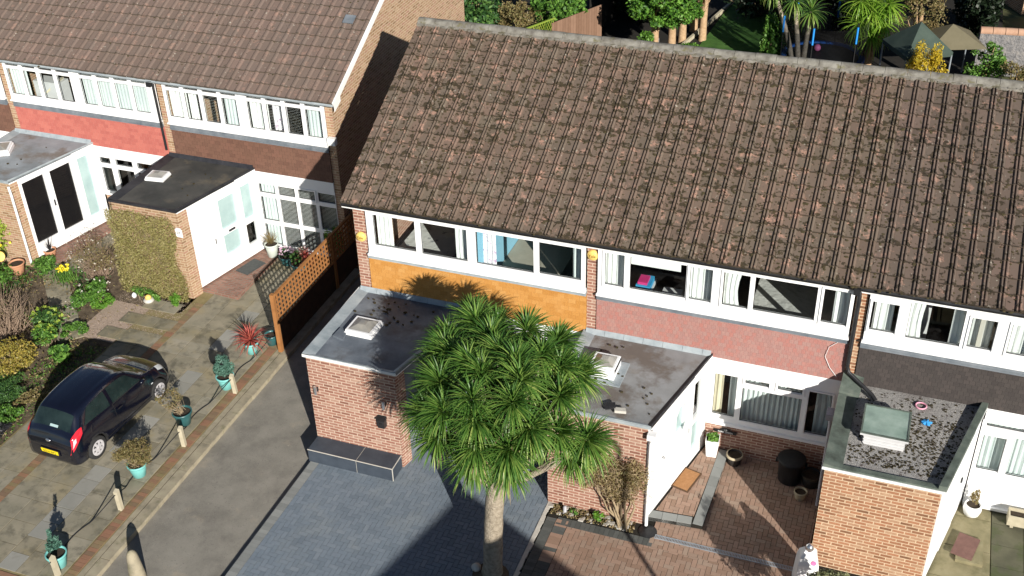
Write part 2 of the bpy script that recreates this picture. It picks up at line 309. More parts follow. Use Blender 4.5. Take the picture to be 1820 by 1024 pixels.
m['clayridge'] = mat('clay_capping', [(.35, .2, .13), (.5, .32, .22)], 3, .9, .5, 20)
m['gravelmix'] = mat('roof_chippings', [(.16, .155, .15), (.34, .33, .315), (.5, .485, .46)], 40, .95, 1, 55, bdist=.03, spots=[((.07, .05, .045), 6, .58, .62, .8), ((.12, .09, .08), 1.3, .5, .7, .5)])
m['mosspara'] = mat('mossy_parapet', [(.05, .06, .05), (.1, .125, .105), (.16, .18, .15)], 3, .9, .4, 30)
m['steel'] = mat('galvanised_grate', [(.28, .32, .36), (.4, .44, .48)], 8, .4, metal=.4)

# ---------------------------------------------------------------- mesh builder
V = lambda *a: np.array(a, float)
class MB:
    def __init__(s): s.v = []; s.f = []; s.mi = []; s.r = []; s.uv = []; s.sm = []
    def face(s, pts, mi=0, r=None, uv=None, sm=False):
        i = len(s.v); s.v += [tuple(p) for p in pts]; s.f.append(tuple(range(i, i+len(pts))))
        s.mi.append(mi); s.r.append(random.random() if r is None else r); s.uv.append(uv); s.sm.append(sm)
    def add(s, vs, fs, mi=0, r=None, sm=False):
        i = len(s.v); s.v += [tuple(p) for p in vs]
        rr = random.random() if r is None else r
        for f in fs: s.f.append(tuple(i+k for k in f)); s.mi.append(mi); s.r.append(rr); s.uv.append(None); s.sm.append(sm)
        return s
    def box(s, x0, y0, z0, x1, y1, z1, mi=0, r=None):
        return s.ob(V((x0+x1)/2, (y0+y1)/2, (z0+z1)/2), V((x1-x0)/2, 0, 0), V(0, (y1-y0)/2, 0), V(0, 0, (z1-z0)/2), mi, r)
    def ob(s, c, a, b, d, mi=0, r=None):
        P = [c+i*a+j*b+k*d for k in (-1, 1) for j in (-1, 1) for i in (-1, 1)]
        return s.add(P, [(0, 2, 3, 1), (4, 5, 7, 6), (0, 1, 5, 4), (2, 6, 7, 3), (0, 4, 6, 2), (1, 3, 7, 5)], mi, r)
    def bar(s, p, q, w, h, mi=0, r=None, upv=(0, 0, 1)):
        p = V(*p); q = V(*q); d = q-p; L = np.linalg.norm(d); d = d/L
        u = np.cross(d, V(*upv)); n = np.linalg.norm(u)
        u = u/n if n > 1e-6 else V(1, 0, 0); v = np.cross(u, d)
        return s.ob((p+q)/2, u*w/2, v*h/2, d*L/2, mi, r)
    def prism(s, poly, z0, z1, mi=0, mis=None, r=None, bottom=False):
        n = len(poly); rr = random.random() if r is None else r
        zz0 = z0 if hasattr(z0, '__len__') else [z0]*n; zz1 = z1 if hasattr(z1, '__len__') else [z1]*n
        s.face([(p[0], p[1], z) for p, z in zip(poly, zz1)], mi, rr)
        for i in range(n):
            j = (i+1) % n
            s.face([(*poly[i], zz0[i]), (*poly[j], zz0[j]), (*poly[j], zz1[j]), (*poly[i], zz1[i])], mi if mis is None else mis, rr)
        if bottom: s.face([(p[0], p[1], z) for p, z in zip(poly, zz0)][::-1], mi, rr)
        return s
    def tube(s, pts, rad_, n=8, mi=0, r=None, cap=True, sm=True):
        pts = [V(*p) for p in pts]; R = rad_ if hasattr(rad_, '__len__') else [rad_]*len(pts)
        vs = []; prev = None
        for i, p in enumerate(pts):
            t = pts[min(i+1, len(pts)-1)]-pts[max(i-1, 0)]; t = t/(np.linalg.norm(t)+1e-9)
            a = np.cross(t, V(0, 0, 1) if abs(t[2]) < .95 else V(1, 0, 0)) if prev is None else prev-t*(prev@t)
            a = a/(np.linalg.norm(a)+1e-9); prev = a; b = np.cross(t, a)
            for k in range(n):
                an = 2*math.pi*k/n; vs.append(p+R[i]*(math.cos(an)*a+math.sin(an)*b))
        fs = [(i*n+k, i*n+(k+1) % n, (i+1)*n+(k+1) % n, (i+1)*n+k) for i in range(len(pts)-1) for k in range(n)]
        s.add(vs, fs, mi, r, sm)
        if cap:
            s.face(vs[:n][::-1], mi, r); s.face(vs[-n:], mi, r)
        return s
    def lathe(s, prof, c=(0, 0, 0), n=20, mi=0, sm=True, r=None):
        vs = [(c[0]+q*math.cos(2*math.pi*k/n), c[1]+q*math.sin(2*math.pi*k/n), c[2]+z) for q, z in prof for k in range(n)]
        fs = [(i*n+k, i*n+(k+1) % n, (i+1)*n+(k+1) % n, (i+1)*n+k) for i in range(len(prof)-1) for k in range(n)]
        s.add(vs, fs, mi, r, sm)
        return s
    def disc(s, c, rad_, n=20, mi=0, r=None):
        s.face([(c[0]+rad_*math.cos(2*math.pi*k/n), c[1]+rad_*math.sin(2*math.pi*k/n), c[2]) for k in range(n)], mi, r); return s
    def plate(s, O, d, nrm, rect, holes, t0, t1, mi=0):
        """wall plate in the plane (O, d, up) with rectangular holes; from depth t0 (back) to t1 (front) along nrm"""
        O = V(*O); d = V(*d); nrm = V(*nrm)
        xs = sorted({rect[0], rect[1]} | {h[i] for h in holes for i in (0, 1) if rect[0] < h[i] < rect[1]})
        zs = sorted({rect[2], rect[3]} | {h[i] for h in holes for i in (2, 3) if rect[2] < h[i] < rect[3]})
        nx, nz = len(xs)-1, len(zs)-1
        solid = lambda i, j: 0 <= i < nx and 0 <= j < nz and not any(h[0]-1e-6 <= xs[i] and xs[i+1] <= h[1]+1e-6 and h[2]-1e-6 <= zs[j] and zs[j+1] <= h[3]+1e-6 for h in holes)
        P = lambda x, z, t: O+d*x+nrm*t+V(0, 0, z)
        r = random.random()
        for i in range(nx):
            for j in range(nz):
                if not solid(i, j): continue
                a, b, c, e = xs[i], xs[i+1], zs[j], zs[j+1]
                s.face([P(a, c, t1), P(b, c, t1), P(b, e, t1), P(a, e, t1)], mi, r)
                s.face([P(b, c, t0), P(a, c, t0), P(a, e, t0), P(b, e, t0)], mi, r)
                if not solid(i-1, j): s.face([P(a, c, t0), P(a, c, t1), P(a, e, t1), P(a, e, t0)], mi, r)
                if not solid(i+1, j): s.face([P(b, c, t1), P(b, c, t0), P(b, e, t0), P(b, e, t1)], mi, r)
                if not solid(i, j-1): s.face([P(a, c, t0), P(b, c, t0), P(b, c, t1), P(a, c, t1)], mi, r)
                if not solid(i, j+1): s.face([P(a, e, t1), P(b, e, t1), P(b, e, t0), P(a, e, t0)], mi, r)
        return s
    def leaves(s, pos, ln, wd, mi=0, nrm=None, bias=0., rlo=0., rhi=1.):
        """numpy scatter of diamond leaves at pos (n,3); normals random, pulled towards nrm"""
        n = len(pos); a = RNG.normal(size=(n, 3)); a /= np.linalg.norm(a, axis=1)[:, None]
        nn = RNG.normal(size=(n, 3)); nn /= np.linalg.norm(nn, axis=1)[:, None]
        if nrm is not None: nn = nn*(1-bias)+nrm*bias
        b = np.cross(nn, a); b /= (np.linalg.norm(b, axis=1)[:, None]+1e-9); a = np.cross(b, nn); a /= (np.linalg.norm(a, axis=1)[:, None]+1e-9)
        L = ln*(.6+.8*RNG.random((n, 1))); W_ = wd*(.6+.8*RNG.random((n, 1)))
        q = np.stack([pos-a*L/2, pos+b*W_/2, pos+a*L/2, pos-b*W_/2], 1).reshape(-1, 3)
        i0 = len(s.v); s.v += list(map(tuple, q.tolist()))
        s.f += [(i0+4*k, i0+4*k+1, i0+4*k+2, i0+4*k+3) for k in range(n)]
        s.mi += [mi]*n; s.r += (rlo+(rhi-rlo)*RNG.random(n)).tolist(); s.uv += [None]*n; s.sm += [False]*n
        return s
    def build(s, name, mats, parent=None, label=None, sm=None, **props):
        me = bpy.data.meshes.new(name); me.from_pydata(s.v, [], s.f)
        mats = mats if isinstance(mats, (list, tuple)) else [mats]
        for k in mats: me.materials.append(m[k] if isinstance(k, str) else k)
        n = len(s.f)
        me.polygons.foreach_set('material_index', s.mi)
        me.polygons.foreach_set('use_smooth', s.sm if sm is None else [sm]*n)
        at = me.attributes.new('rnd', 'FLOAT', 'FACE'); at.data.foreach_set('value', s.r)
        me.update()
        uvl = me.uv_layers.new(name='UVMap')
        nl = len(me.loops); vi = np.zeros(nl, int); me.loops.foreach_get('vertex_index', vi)
        co_ = np.array(s.v, float)[vi]
        nm = np.zeros(n*3); me.polygons.foreach_get('normal', nm); nm = nm.reshape(-1, 3)
        tot = np.array([len(f) for f in s.f]); ln = np.repeat(nm, tot, axis=0)
        hz = np.abs(ln[:, 2]) > .7; tl = np.hypot(ln[:, 0], ln[:, 1])+1e-9
        # a flat face keeps one uv direction: the tangent of the dominant wall plane, facing the same way for opposite faces
        sg = np.where(np.abs(ln[:, 1]) > np.abs(ln[:, 0]), np.sign(-ln[:, 1]), np.sign(ln[:, 0]))
        u = (-ln[:, 1]*co_[:, 0]+ln[:, 0]*co_[:, 1])/tl*sg
        uv = np.stack([np.where(hz, co_[:, 0], u), np.where(hz, co_[:, 1], co_[:, 2])], 1)
        if any(x is not None for x in s.uv):
            k = 0
            for f, x in zip(s.f, s.uv):
                if x is not None: uv[k:k+len(f)] = x
                k += len(f)
        uvl.data.foreach_set('uv', uv.ravel())
        o = bpy.data.objects.new(name, me); COL.objects.link(o)
        if parent: o.parent = parent
        if label: o['label'] = label
        for k, v in props.items(): o[k] = v
        return o
def thing(name, label, cat, loc=(0, 0, 0), rz=0, group=None):
    o = bpy.data.objects.new(name, None); COL.objects.link(o); o.location = loc; o.rotation_euler = (0, 0, rz)
    o.empty_display_size = .2; o['label'] = label; o['category'] = cat
    if group: o['group'] = group
    return o
def single(mb, name, mats, label, cat, loc=(0, 0, 0), rz=0, group=None):
    o = mb.build(name, mats); o.location = loc; o.rotation_euler = (0, 0, rz); o['label'] = label; o['category'] = cat
    if group: o['group'] = group
    return o
def struct(mb, name, mats): return mb.build(name, mats, kind='structure')
def text(s, name, size, mat_, parent, loc, rot, ext=.002, scale=(1, 1, 1)):
    cu = bpy.data.curves.new(name, 'FONT'); cu.body = s; cu.size = size; cu.align_x = 'CENTER'; cu.align_y = 'CENTER'; cu.extrude = ext
    t = bpy.data.objects.new(name, cu); COL.objects.link(t)
    me = bpy.data.meshes.new_from_object(t); COL.objects.unlink(t); bpy.data.objects.remove(t)
    o = bpy.data.objects.new(name, me); me.materials.clear(); me.materials.append(m[mat_]); COL.objects.link(o)
    o.parent = parent; o.location = loc; o.rotation_euler = rot; o.scale = scale
    return o
def clip(poly, axis, val, keep_less):
    out = []
    for i in range(len(poly)):
        a, b = poly[i-1], poly[i]
        ia = (a[axis] <= val) if keep_less else (a[axis] >= val); ib = (b[axis] <= val) if keep_less else (b[axis] >= val)
        if ia != ib:
            t = (val-a[axis])/(b[axis]-a[axis]); out.append((a[0]+t*(b[0]-a[0]), a[1]+t*(b[1]-a[1])))
        if ib: out.append(b)
    return out
def cliph(poly, p, n):
    out = []
    d = lambda a: (a[0]-p[0])*n[0]+(a[1]-p[1])*n[1]
    for i in range(len(poly)):
        a, b = poly[i-1], poly[i]; da, db = d(a), d(b)
        if (da <= 0) != (db <= 0): t = da/(da-db); out.append((a[0]+t*(b[0]-a[0]), a[1]+t*(b[1]-a[1])))
        if db <= 0: out.append(b)
    return out
def clipconv(poly, region):
    """region counter-clockwise convex"""
    for i in range(len(region)):
        a, b = region[i], region[(i+1) % len(region)]
        poly = cliph(poly, a, (b[1]-a[1], -(b[0]-a[0])))
        if len(poly) < 3: return []
    return poly
def pavers(mb, rects, region, z, h=.012, gap=.004, mi=0):
    for (x0, y0, x1, y1) in rects:
        p = clipconv([(x0+gap, y0+gap), (x1-gap, y0+gap), (x1-gap, y1-gap), (x0+gap, y1-gap)], region)
        if len(p) >= 3: mb.prism(p, z-h, z+random.uniform(-.0012, .0012), mi)
def herringbone(x0, y0, x1, y1, a=.1):
    """0.2 x 0.1 blocks: cell (i, j) with (i+j) mod 4 = 0 starts a horizontal block, = 2 starts a vertical one above"""
    out = []
    for i in range(-2, int((x1-x0)/a)+3):
        for j in range(-2, int((y1-y0)/a)+3):
            k = (i-j) % 4; X, Y = x0+i*a, y0+j*a
            if k == 0: out.append((X, Y, X+2*a, Y+a))
            elif k == 3: out.append((X, Y, X+a, Y+2*a))
    return out

# ================================================================ SETTING
W, WL = 5.3517, 5.2726
XL, YL, ZL = -2.7486, 4.3345, .107
g = MB(); g.face([(-400, -300, -.16), (400, -300, -.16), (400, 600, -.16), (-400, 600, -.16)]); struct(g, 'ground', 'ground')
g = MB()
N = 40
g.face([(-2.37, -12, -.11), (.03, -12, -.11), (.03, 16, -.11), (-2.37, 16, -.11)]); struct(g, 'driveway', 'asphalt')
g = MB(); g.face([(-60, -30, -.13), (60, -30, -.13), (60, -12, -.13), (-60, -12, -.13)]); struct(g, 'road', 'asphalt')
g = MB(); g.box(-60, -12, -.2, 60, -9.6, -.05); struct(g, 'pavement', 'conc')
# paved forecourt of the left-hand house
g = MB(); g.box(-6.9, -7.95, -.15, -2.62, 2.2, -.012, 1); g.box(-5.6, 2.2, -.15, -2.62, 4.3, -.012, 1)
reg = [(-6.85, -7.9), (-3.02, -7.9), (-3.02, 4.3), (-6.85, 4.3)]
xs = [-6.85, -6.25, -5.85, -5.63, -5.03, -4.43, -3.98, -3.5, -3.02]
for i in range(len(xs)-1):
    if i == 2: continue
    y = -7.9 - (i % 2)*.0
    while y < 4.25:
        hgt = .6 if i not in (5,) else .45
        p = clipconv([(xs[i]+.008, y+.008), (xs[i+1]-.008, y+.008), (xs[i+1]-.008, y+hgt-.008), (xs[i]+.008, y+hgt-.008)], reg)
        skip = (xs[i] < -5.7 and y > -.6) or y > 4.0
        if len(p) > 2 and not skip: g.prism(p, -.02, random.uniform(-.002, .003), 2 if i == 5 and y < 1.6 and random.random() < .8 else 0)
        y += hgt
y = -7.9
while y < 1.4:
    g.prism([(-5.845, y+.004), (-5.635, y+.004), (-5.635, y+.101), (-5.845, y+.101)], -.02, random.uniform(-.001, .003), 3); y += .105
y = -7.9
while y < 4.2:
    g.prism([(-2.99, y+.004), (-2.775, y+.004), (-2.775, y+.101), (-2.99, y+.101)], -.02, random.uniform(-.003, .003), 3); y += .105
struct(g, 'paving', ['slab', 'joint', 'slabpale', 'brickrow'])
g = MB(); y = -7.95
while y < .3:
    g.box(-2.6, y+.006, -.15, -2.37+random.uniform(-.006, .006), y+.905, random.uniform(-.004, .006)); y += .915
g.box(-2.745, -7.95, -.15, -2.62, 4.3, -.006); g.box(-2.6, .3, -.15, -2.37, 4.3, 0)
y = -7.85
g.box(-6.9, -8.1, -.15, -2.37, -7.96, .0, 1)
struct(g, 'kerb', ['kerb', 'brickrow'])
# gravel patch with rows of slabs beside the hedge
g = MB(); g.box(-8.1, -.75, -.12, -5.86, 1.45, -.02); struct(g, 'gravel_bed', 'grit')
g = MB()
for (x0, y0, nx, ny) in ((-7.5, -.62, 3, 1), (-7.35, .1, 3, 1), (-7.15, .82, 2, 1)):
    for i in range(nx):
        for j in range(ny):
            X = x0+i*.52; g.prism([(X, y0), (X+.5, y0), (X+.5, y0+.44), (X, y0+.44)], -.05, random.uniform(0, .004))
struct(g, 'stepping_slabs', 'slab')
ps = RNG.random((2600, 3))*V(2.2, 2.15, .0)+V(-8.08, -.72, -.012)
g = MB(); g.leaves(ps, .035, .03, 0, V(0, 0, 1), .8); g.build('gravel_stones', 'grit', kind='stuff')
g = MB(); g.box(-16, -7.2, -.15, -6.92, 1.7, -.03); g.box(-16, 1.7, -.15, -8.2, 4.3, -.03); g.box(-8.2, .9, -.15, -6.0, 1.68, -.012); struct(g, 'garden_bed', 'soil')
g = MB()
for k in range(7): g.box(-11.9+k*.02, 1.95+k*.42-.2, -.1, -9.9, 1.95+k*.42+.21, .0)
struct(g, 'garden_path', 'slab')
# narrow dark path running down the left garden
g = MB()
p0, p1 = V(-10.9, 1.9), V(-8.0, -1.0)
for k in range(9):
    q = p0+(p1-p0)*k/9; e = p0+(p1-p0)*(k+.95)/9; nrm = V(.7, .7)*.32
    g.prism([tuple(q-nrm), tuple(e-nrm), tuple(e+nrm), tuple(q+nrm)][::1], -.05, random.uniform(-.01, .0))
struct(g, 'garden_path', 'slab')
g = MB(); g.prism([(-6.25, 2.0), (-4.86, 1.9), (-4.9, 4.3), (-5.7, 4.3)], -.1, .12, 0); g.build('brick_doorstep', ['brickS'], kind='structure')
g = MB(); g.prism([(-11.75, 2.0), (-10.6, 1.95), (-10.3, 4.3), (-11.0, 4.3)], -.1, .11, 0); g.build('brick_doorstep', ['brickS'], kind='structure')
# charcoal block drive
g = MB(); g.box(.03, -9.5, -.16, 5.44, .2, -.012, 1)
reg = [(.24, -9.4), (5.36, -9.4), (5.36, .1), (.24, .1)]
pavers(g, herringbone(.24, -9.4, 5.4, .1), reg, 0)
y = -9.4
while y < -2.6:
    g.prism([(.035, y+.003), (.235, y+.003), (.235, y+.098), (.035, y+.098)], -.012, random.uniform(-.001, .002), 2); y += .1
struct(g, 'driveway', ['blockgrey', 'blacksoil', 'blockedge'])
g = MB(); y = -9.5
while y < -2.75:
    x = 5.42+.0*y; g.prism([(5.365, y), (5.43+random.uniform(0, .035), y), (5.43+random.uniform(0, .04), y+.2), (5.365, y+.2)], -.05, .004+random.uniform(0, .006)); y += .2
struct(g, 'kerb', 'slatetrim')
# red block forecourt
g = MB(); g.box(5.47, -9.5, -.16, 12.6, .2, -.014, 1)
reg = [(5.95, -9.4), (12.5, -9.4), (12.5, -3.25), (5.95, -3.25)]
pavers(g, herringbone(5.95, -9.4, 12.5, -3.25), reg, 0, mi=0)
reg = [(7.62, -3.25), (10.66, -3.25), (10.66, 0), (7.62, 0)]
pavers(g, herringbone(7.62, -3.25, 10.66, 0), reg, 0, mi=0)
y = -9.4
while y < -3.2:
    g.prism([(5.48, y+.003), (5.68, y+.003), (5.68, y+.098), (5.48, y+.098)], -.012, random.uniform(-.001, .002), 2)
    g.prism([(5.69, y+.003), (5.94, y+.003), (5.94, y+.098), (5.69, y+.098)], -.012, random.uniform(-.001, .002), 0 if random.random() < .7 else 2); y += .1
x = 5.7
while x < 7.6:
    g.prism([(x+.003, -3.245), (x+.098, -3.245), (x+.098, -3.04), (x+.003, -3.04)], -.012, random.uniform(0, .003), 2); x += .1
struct(g, 'paving', ['blockred', 'blacksoil', 'blockdark'])
g = MB(); g.box(5.5, -3.03, -.1, 7.3, -2.66, -.02); struct(g, 'flower_bed', 'soil')
# raised doorstep of the middle house
a_ = (W+2.06+.05, -2.5); b_ = (W+2.70+.02, 0)
g = MB()
outer = [(7.43, -2.55), (8.55, -2.46), (8.62, -.02), (8.08, -.02)]
g.prism(outer, -.05, .088, 1)
inner = [(7.56, -2.3), (8.33, -2.24), (8.42, -.04), (8.1, -.04)]
reg = inner
pavers(g, herringbone(7.5, -2.5, 8.6, 0), reg, .1, mi=0)
x = 0
for (p, q) in (((7.43, -2.55), (8.55, -2.46)), ((8.55, -2.46), (8.62, -.02))):
    p = V(*p); q = V(*q); L = np.linalg.norm(q-p); d = (q-p)/L; nn = V(-d[1], d[0])*.2; k = 0
    while k*.3 < L-.25:
        e0 = p+d*(k*.3+.003); e1 = p+d*min(L, k*.3+.297); g.prism([tuple(e0), tuple(e1), tuple(e1+nn), tuple(e0+nn)], -.04, .1+random.uniform(0, .002), 2); k += 1
g.build('doorstep', ['blockred', 'blacksoil', 'blockedge'], kind='structure')
# right-hand forecourt
g = MB()
y = -9.4
while y < 0:
    g.box(12.7, y, -.15, 13.99, y+.88, random.uniform(-.006, 0)); y += .9
g.box(12.0, -9.4, -.15, 12.69, -2.6, -.02)
struct(g, 'path', 'conc')
g = MB(); y = -9.4
while y < .1:
    x = 14.01
    while x < 19: g.box(x, y, -.15, x+.59, min(.1, y+.59), -.02+random.uniform(-.004, .004)); x += .6
    y += .6
struct(g, 'paving', 'mossconc')
g = MB(); g.box(13.35, -1.75, -.05, 13.85, -1.05, .07); g.build('doorstep', 'conc', kind='structure')
# gardens behind
g = MB(); g.box(-12, 9.5, -.15, 14, 48, -.1); struct(g, 'back_garden', 'blacksoil')  # garden shade put into the near-black ground colour
g = MB(); g.prism([(2.45, 14), (6.2, 14), (6.2, 38), (3.7, 38)], -.12, -.06); struct(g, 'lawn', 'lawn')

# ================================================================ HOUSES
def roof(parent, x0, ncols, key, left_verge=False, right_end=None):
    pw = .3; A = V(0, -.15, 4.84); B = V(0, 4.52, 7.26); L = np.linalg.norm(B-A); sd_ = (B-A)/L; nn = V(0, -sd_[2], sd_[1])
    nrow = 15; gz = L/nrow
    prof = [(0, 0), (.165, 0), (.178, .03), (.19, .04), (.205, .038), (.218, .006), (.234, .006), (.247, .038), (.262, .04), (.276, .03), (.29, 0), (.3, 0)]
    if key == 'tileL': prof = [(0, 0), (.14, 0), (.16, .018), (.19, .028), (.225, .028), (.25, .016), (.268, 0), (.3, 0)]
    mb = MB()
    for r in range(nrow):
        rowj = random.uniform(-.004, .004)
        for c in range(ncols):
            j = random.uniform(-.006, .006); tz = random.uniform(0, .006); rr = random.random(); xo = x0+c*pw+random.uniform(-.003, .003)
            lo = [A+V(xo+px, 0, 0)+sd_*(r*gz-.012+j+rowj)+nn*(h+.029+tz) for px, h in prof]
            hi = [A+V(xo+px, 0, 0)+sd_*((r+1)*gz+.01)+nn*(h+.003) for px, h in prof]
            bt = [A+V(xo+px, 0, 0)+sd_*(r*gz-.012+j+rowj)+nn*(-.004 if r == 0 else h*.8+.0) for px, h in prof]
            n = len(prof); i = len(mb.v); mb.v += [tuple(p) for p in lo+hi+bt]
            for k in range(n-1):
                for (f, v0, v1) in (((i+k, i+k+1, i+n+k+1, i+n+k), r+.02, r+.98), ((i+2*n+k, i+2*n+k+1, i+k+1, i+k), r+.0, r+.01)):
                    mb.f.append(f); mb.mi.append(0); mb.r.append(rr); mb.sm.append(False)
                    u0, u1 = c+prof[k][0]/pw, c+prof[k+1][0]/pw
                    mb.uv.append([(u0, v0), (u1, v0), (u1, v1), (u0, v1)])
    o = mb.build('roof', key, parent)
    # back slope
    mb = MB(); xe = x0+ncols*pw
    for r in range(nrow):
        y0, z0 = 9.19-(r)*4.67/nrow, 4.84+r*2.42/nrow; y1, z1 = 9.19-(r+1)*4.67/nrow, 4.84+(r+1)*2.42/nrow
        mb.face([(xe, y0, z0+.03), (x0, y0, z0+.03), (x0, y1, z1), (xe, y1, z1)], uv=[(0, 0), (ncols, 0), (ncols, 1), (0, 1)])
        mb.face([(xe, y0, z0), (x0, y0, z0), (x0, y0, z0+.03), (xe, y0, z0+.03)])
    mb.build('back_roof', key, parent)
    # ridge
    mb = MB(); x = x0; R_ = .125
    while x < xe-.01:
        L_ = min(.45, xe-x); dz = random.uniform(-.006, .006)
        vs = []
        for xx in (x+.004, x+L_-.004):
            for k in range(9):
                a = math.pi*(k/8); vs.append((xx, 4.52-math.cos(a)*R_, 7.26+dz+math.sin(a)*R_*.8))
        mb.add(vs, [(k, k+9, k+10, k+1) for k in range(8)], 0, sm=True)
        for e in (0, 9): mb.face([vs[e+k] for k in range(9)], 0)
        x += L_
    mb.build('ridge', 'ridge', parent)
    mb = MB(); x = x0
    while x < xe-.01:
        h = random.uniform(.01, .045); wd = random.uniform(.05, .13); b = random.uniform(.0, .02)
        mb.ob(V(x+wd/2, 4.40-b, 7.235), V(wd/2, 0, 0), V(0, .035+b/2, .01), V(0, -.008, .012+h/2)); x += wd
    mb.build('ridge_mortar', 'mortarw', parent, kind='stuff')
    return A, sd_, nn, L, nrow, gz
def moss_lumps(parent, x0, x1, n, key='moss'):
    A = V(0, -.15, 4.84); B = V(0, 4.52, 7.26); L = np.linalg.norm(B-A); sd_ = (B-A)/L; nn = V(0, -sd_[2], sd_[1]); gz = L/15
    mb = MB()
    for _ in range(n):
        x = random.uniform(x0, x1); row = random.randrange(15)
        s_ = row*gz+random.choice([random.gauss(.03, .03), random.uniform(0, gz)])
        hump = .03
        c = A+V(x, 0, 0)+sd_*s_+nn*(hump+.0); R_ = random.uniform(.012, .034)
        k = 6; ph = random.random()*6; ell = random.uniform(1, 2)
        ring = [c+V(math.cos(ph+2*math.pi*i/k)*R_*ell*random.uniform(.7, 1.2), 0, 0)+sd_*math.sin(ph+2*math.pi*i/k)*R_*random.uniform(.7, 1.2)-nn*.02 for i in range(k)]
        top = c+nn*R_*random.uniform(.15, .5)
        mb.add(ring+[top], [(i, (i+1) % k, k) for i in range(k)], 0, sm=True)
    mb.build('moss', key, parent, kind='stuff')
def window(parent, O, d, nrm, rect, panes, t1=.0, depth=.07, frame='white', vents=(), glass='glass', bead=.022, label=None):
    """frame plate with glazed openings; panes: list of (x0, x1, z0, z1)"""
    f = MB().plate(O, d, nrm, rect, panes, t1-depth, t1)
    O = V(*O); d = V(*d); nrm = V(*nrm)
    for v in vents:                                   # opening casements: a proud ring round the pane
        for (a, b, c, e) in ((v[0]-.045, v[1]+.045, v[2]-.045, v[2]-.008), (v[0]-.045, v[1]+.045, v[3]+.008, v[3]+.045), (v[0]-.045, v[0]-.008, v[2]-.008, v[3]+.008), (v[1]+.008, v[1]+.045, v[2]-.008, v[3]+.008)):
            f.ob(O+d*(a+b)/2+nrm*(t1+.008)+V(0, 0, (c+e)/2), d*(b-a)/2, nrm*.014, V(0, 0, (e-c)/2))
    fr = f.build('window', frame, parent, label=label)
    gm = MB()
    for p in panes:
        q = [O+d*x+nrm*(t1-.045)+V(0, 0, z) for x, z in ((p[0], p[2]), (p[1], p[2]), (p[1], p[3]), (p[0], p[3]))]
        gm.face(q)
    gm.build('pane', glass, fr)
    gk = MB()
    for p in panes:                                   # grey gasket line round the glass
        for (a, b, c, e) in ((p[0], p[1], p[2], p[2]+.012), (p[0], p[1], p[3]-.01, p[3]), (p[0], p[0]+.01, p[2]+.012, p[3]-.01), (p[1]-.01, p[1], p[2]+.012, p[3]-.01)):
            gk.ob(O+d*(a+b)/2+nrm*(t1-.035)+V(0, 0, (c+e)/2), d*(b-a)/2, nrm*.006, V(0, 0, (e-c)/2))
    gk.build('gasket', 'cartrim', fr)
    return fr
def curtain(parent, x0, x1, z0, z1, y, key='curtain', amp=.014, folds=None, gather=0, name='curtain', O=None, d=None, nrm=None):
    n = max(8, int((x1-x0)/.012)); mb = MB(); vs = []
    f = folds or (x1-x0)/.1; ph = random.random()*6
    rows = 5
    for j in range(rows+1):
        t = j/rows; z = z0+(z1-z0)*t
        for i in range(n+1):
            u = i/n; k = 1-gather*math.sin(math.pi*min(1, t*1.2))*.4
            x = x0+(x1-x0)*u*k; yy = y+amp*math.sin(u*f*6.283+ph+.5*math.sin(t*3+u*4))+amp*.4*math.sin(u*f*2.3*6.283)
            if O is None: vs.append((x, yy, z))
            else: vs.append(tuple(V(*O)+V(*d)*x-V(*nrm)*yy+V(0, 0, z)))
    mb.add(vs, [(j*(n+1)+i, j*(n+1)+i+1, (j+1)*(n+1)+i+1, (j+1)*(n+1)+i) for j in range(rows) for i in range(n)], 0, sm=True)
    return mb.build(name, key, parent)
def blind(parent, x0, x1, z0, z1, y, name='blind', tilt=.4, pitch=.045):
    mb = MB(); z = z0
    while z < z1:
        mb.ob(V((x0+x1)/2, y, z), V((x1-x0)/2, 0, 0), V(0, .018*math.cos(tilt), -.018*math.sin(tilt)), V(0, 0, .0012)); z += pitch
    return mb.build(name, 'blind', parent)
def hung(parent, x0, x1, z0, z1, key, y=-.035, name='tile_hanging', label=None):
    mb = MB(); n = int(round((z1-z0)/.1)); h = (z1-z0)/n; r0 = .0
    for i in range(n):
        a, b = z0+i*h, z0+(i+1)*h
        u0 = .0825*(i % 2)
        lo = y-.012; hi = y+.004
        v0, v1 = i*.1+.002, i*.1+.099
        mb.face([(x0, lo, a-.006), (x1, lo, a-.006), (x1, hi, b+.002), (x0, hi, b+.002)], 0, uv=[(x0, v0), (x1, v0), (x1, v1), (x0, v1)])
        mb.face([(x0, y+.03, a-.006), (x1, y+.03, a-.006), (x1, lo, a-.006), (x0, lo, a-.006)], 0)
    mb.face([(x0, y+.03, z0), (x0, y-.008, z0), (x0, y, z1), (x0, y+.03, z1)][::-1], 0); mb.face([(x1, y+.03, z0), (x1, y-.008, z0), (x1, y, z1), (x1, y+.03, z1)], 0)
    return mb.build(name, key, parent, label=label)

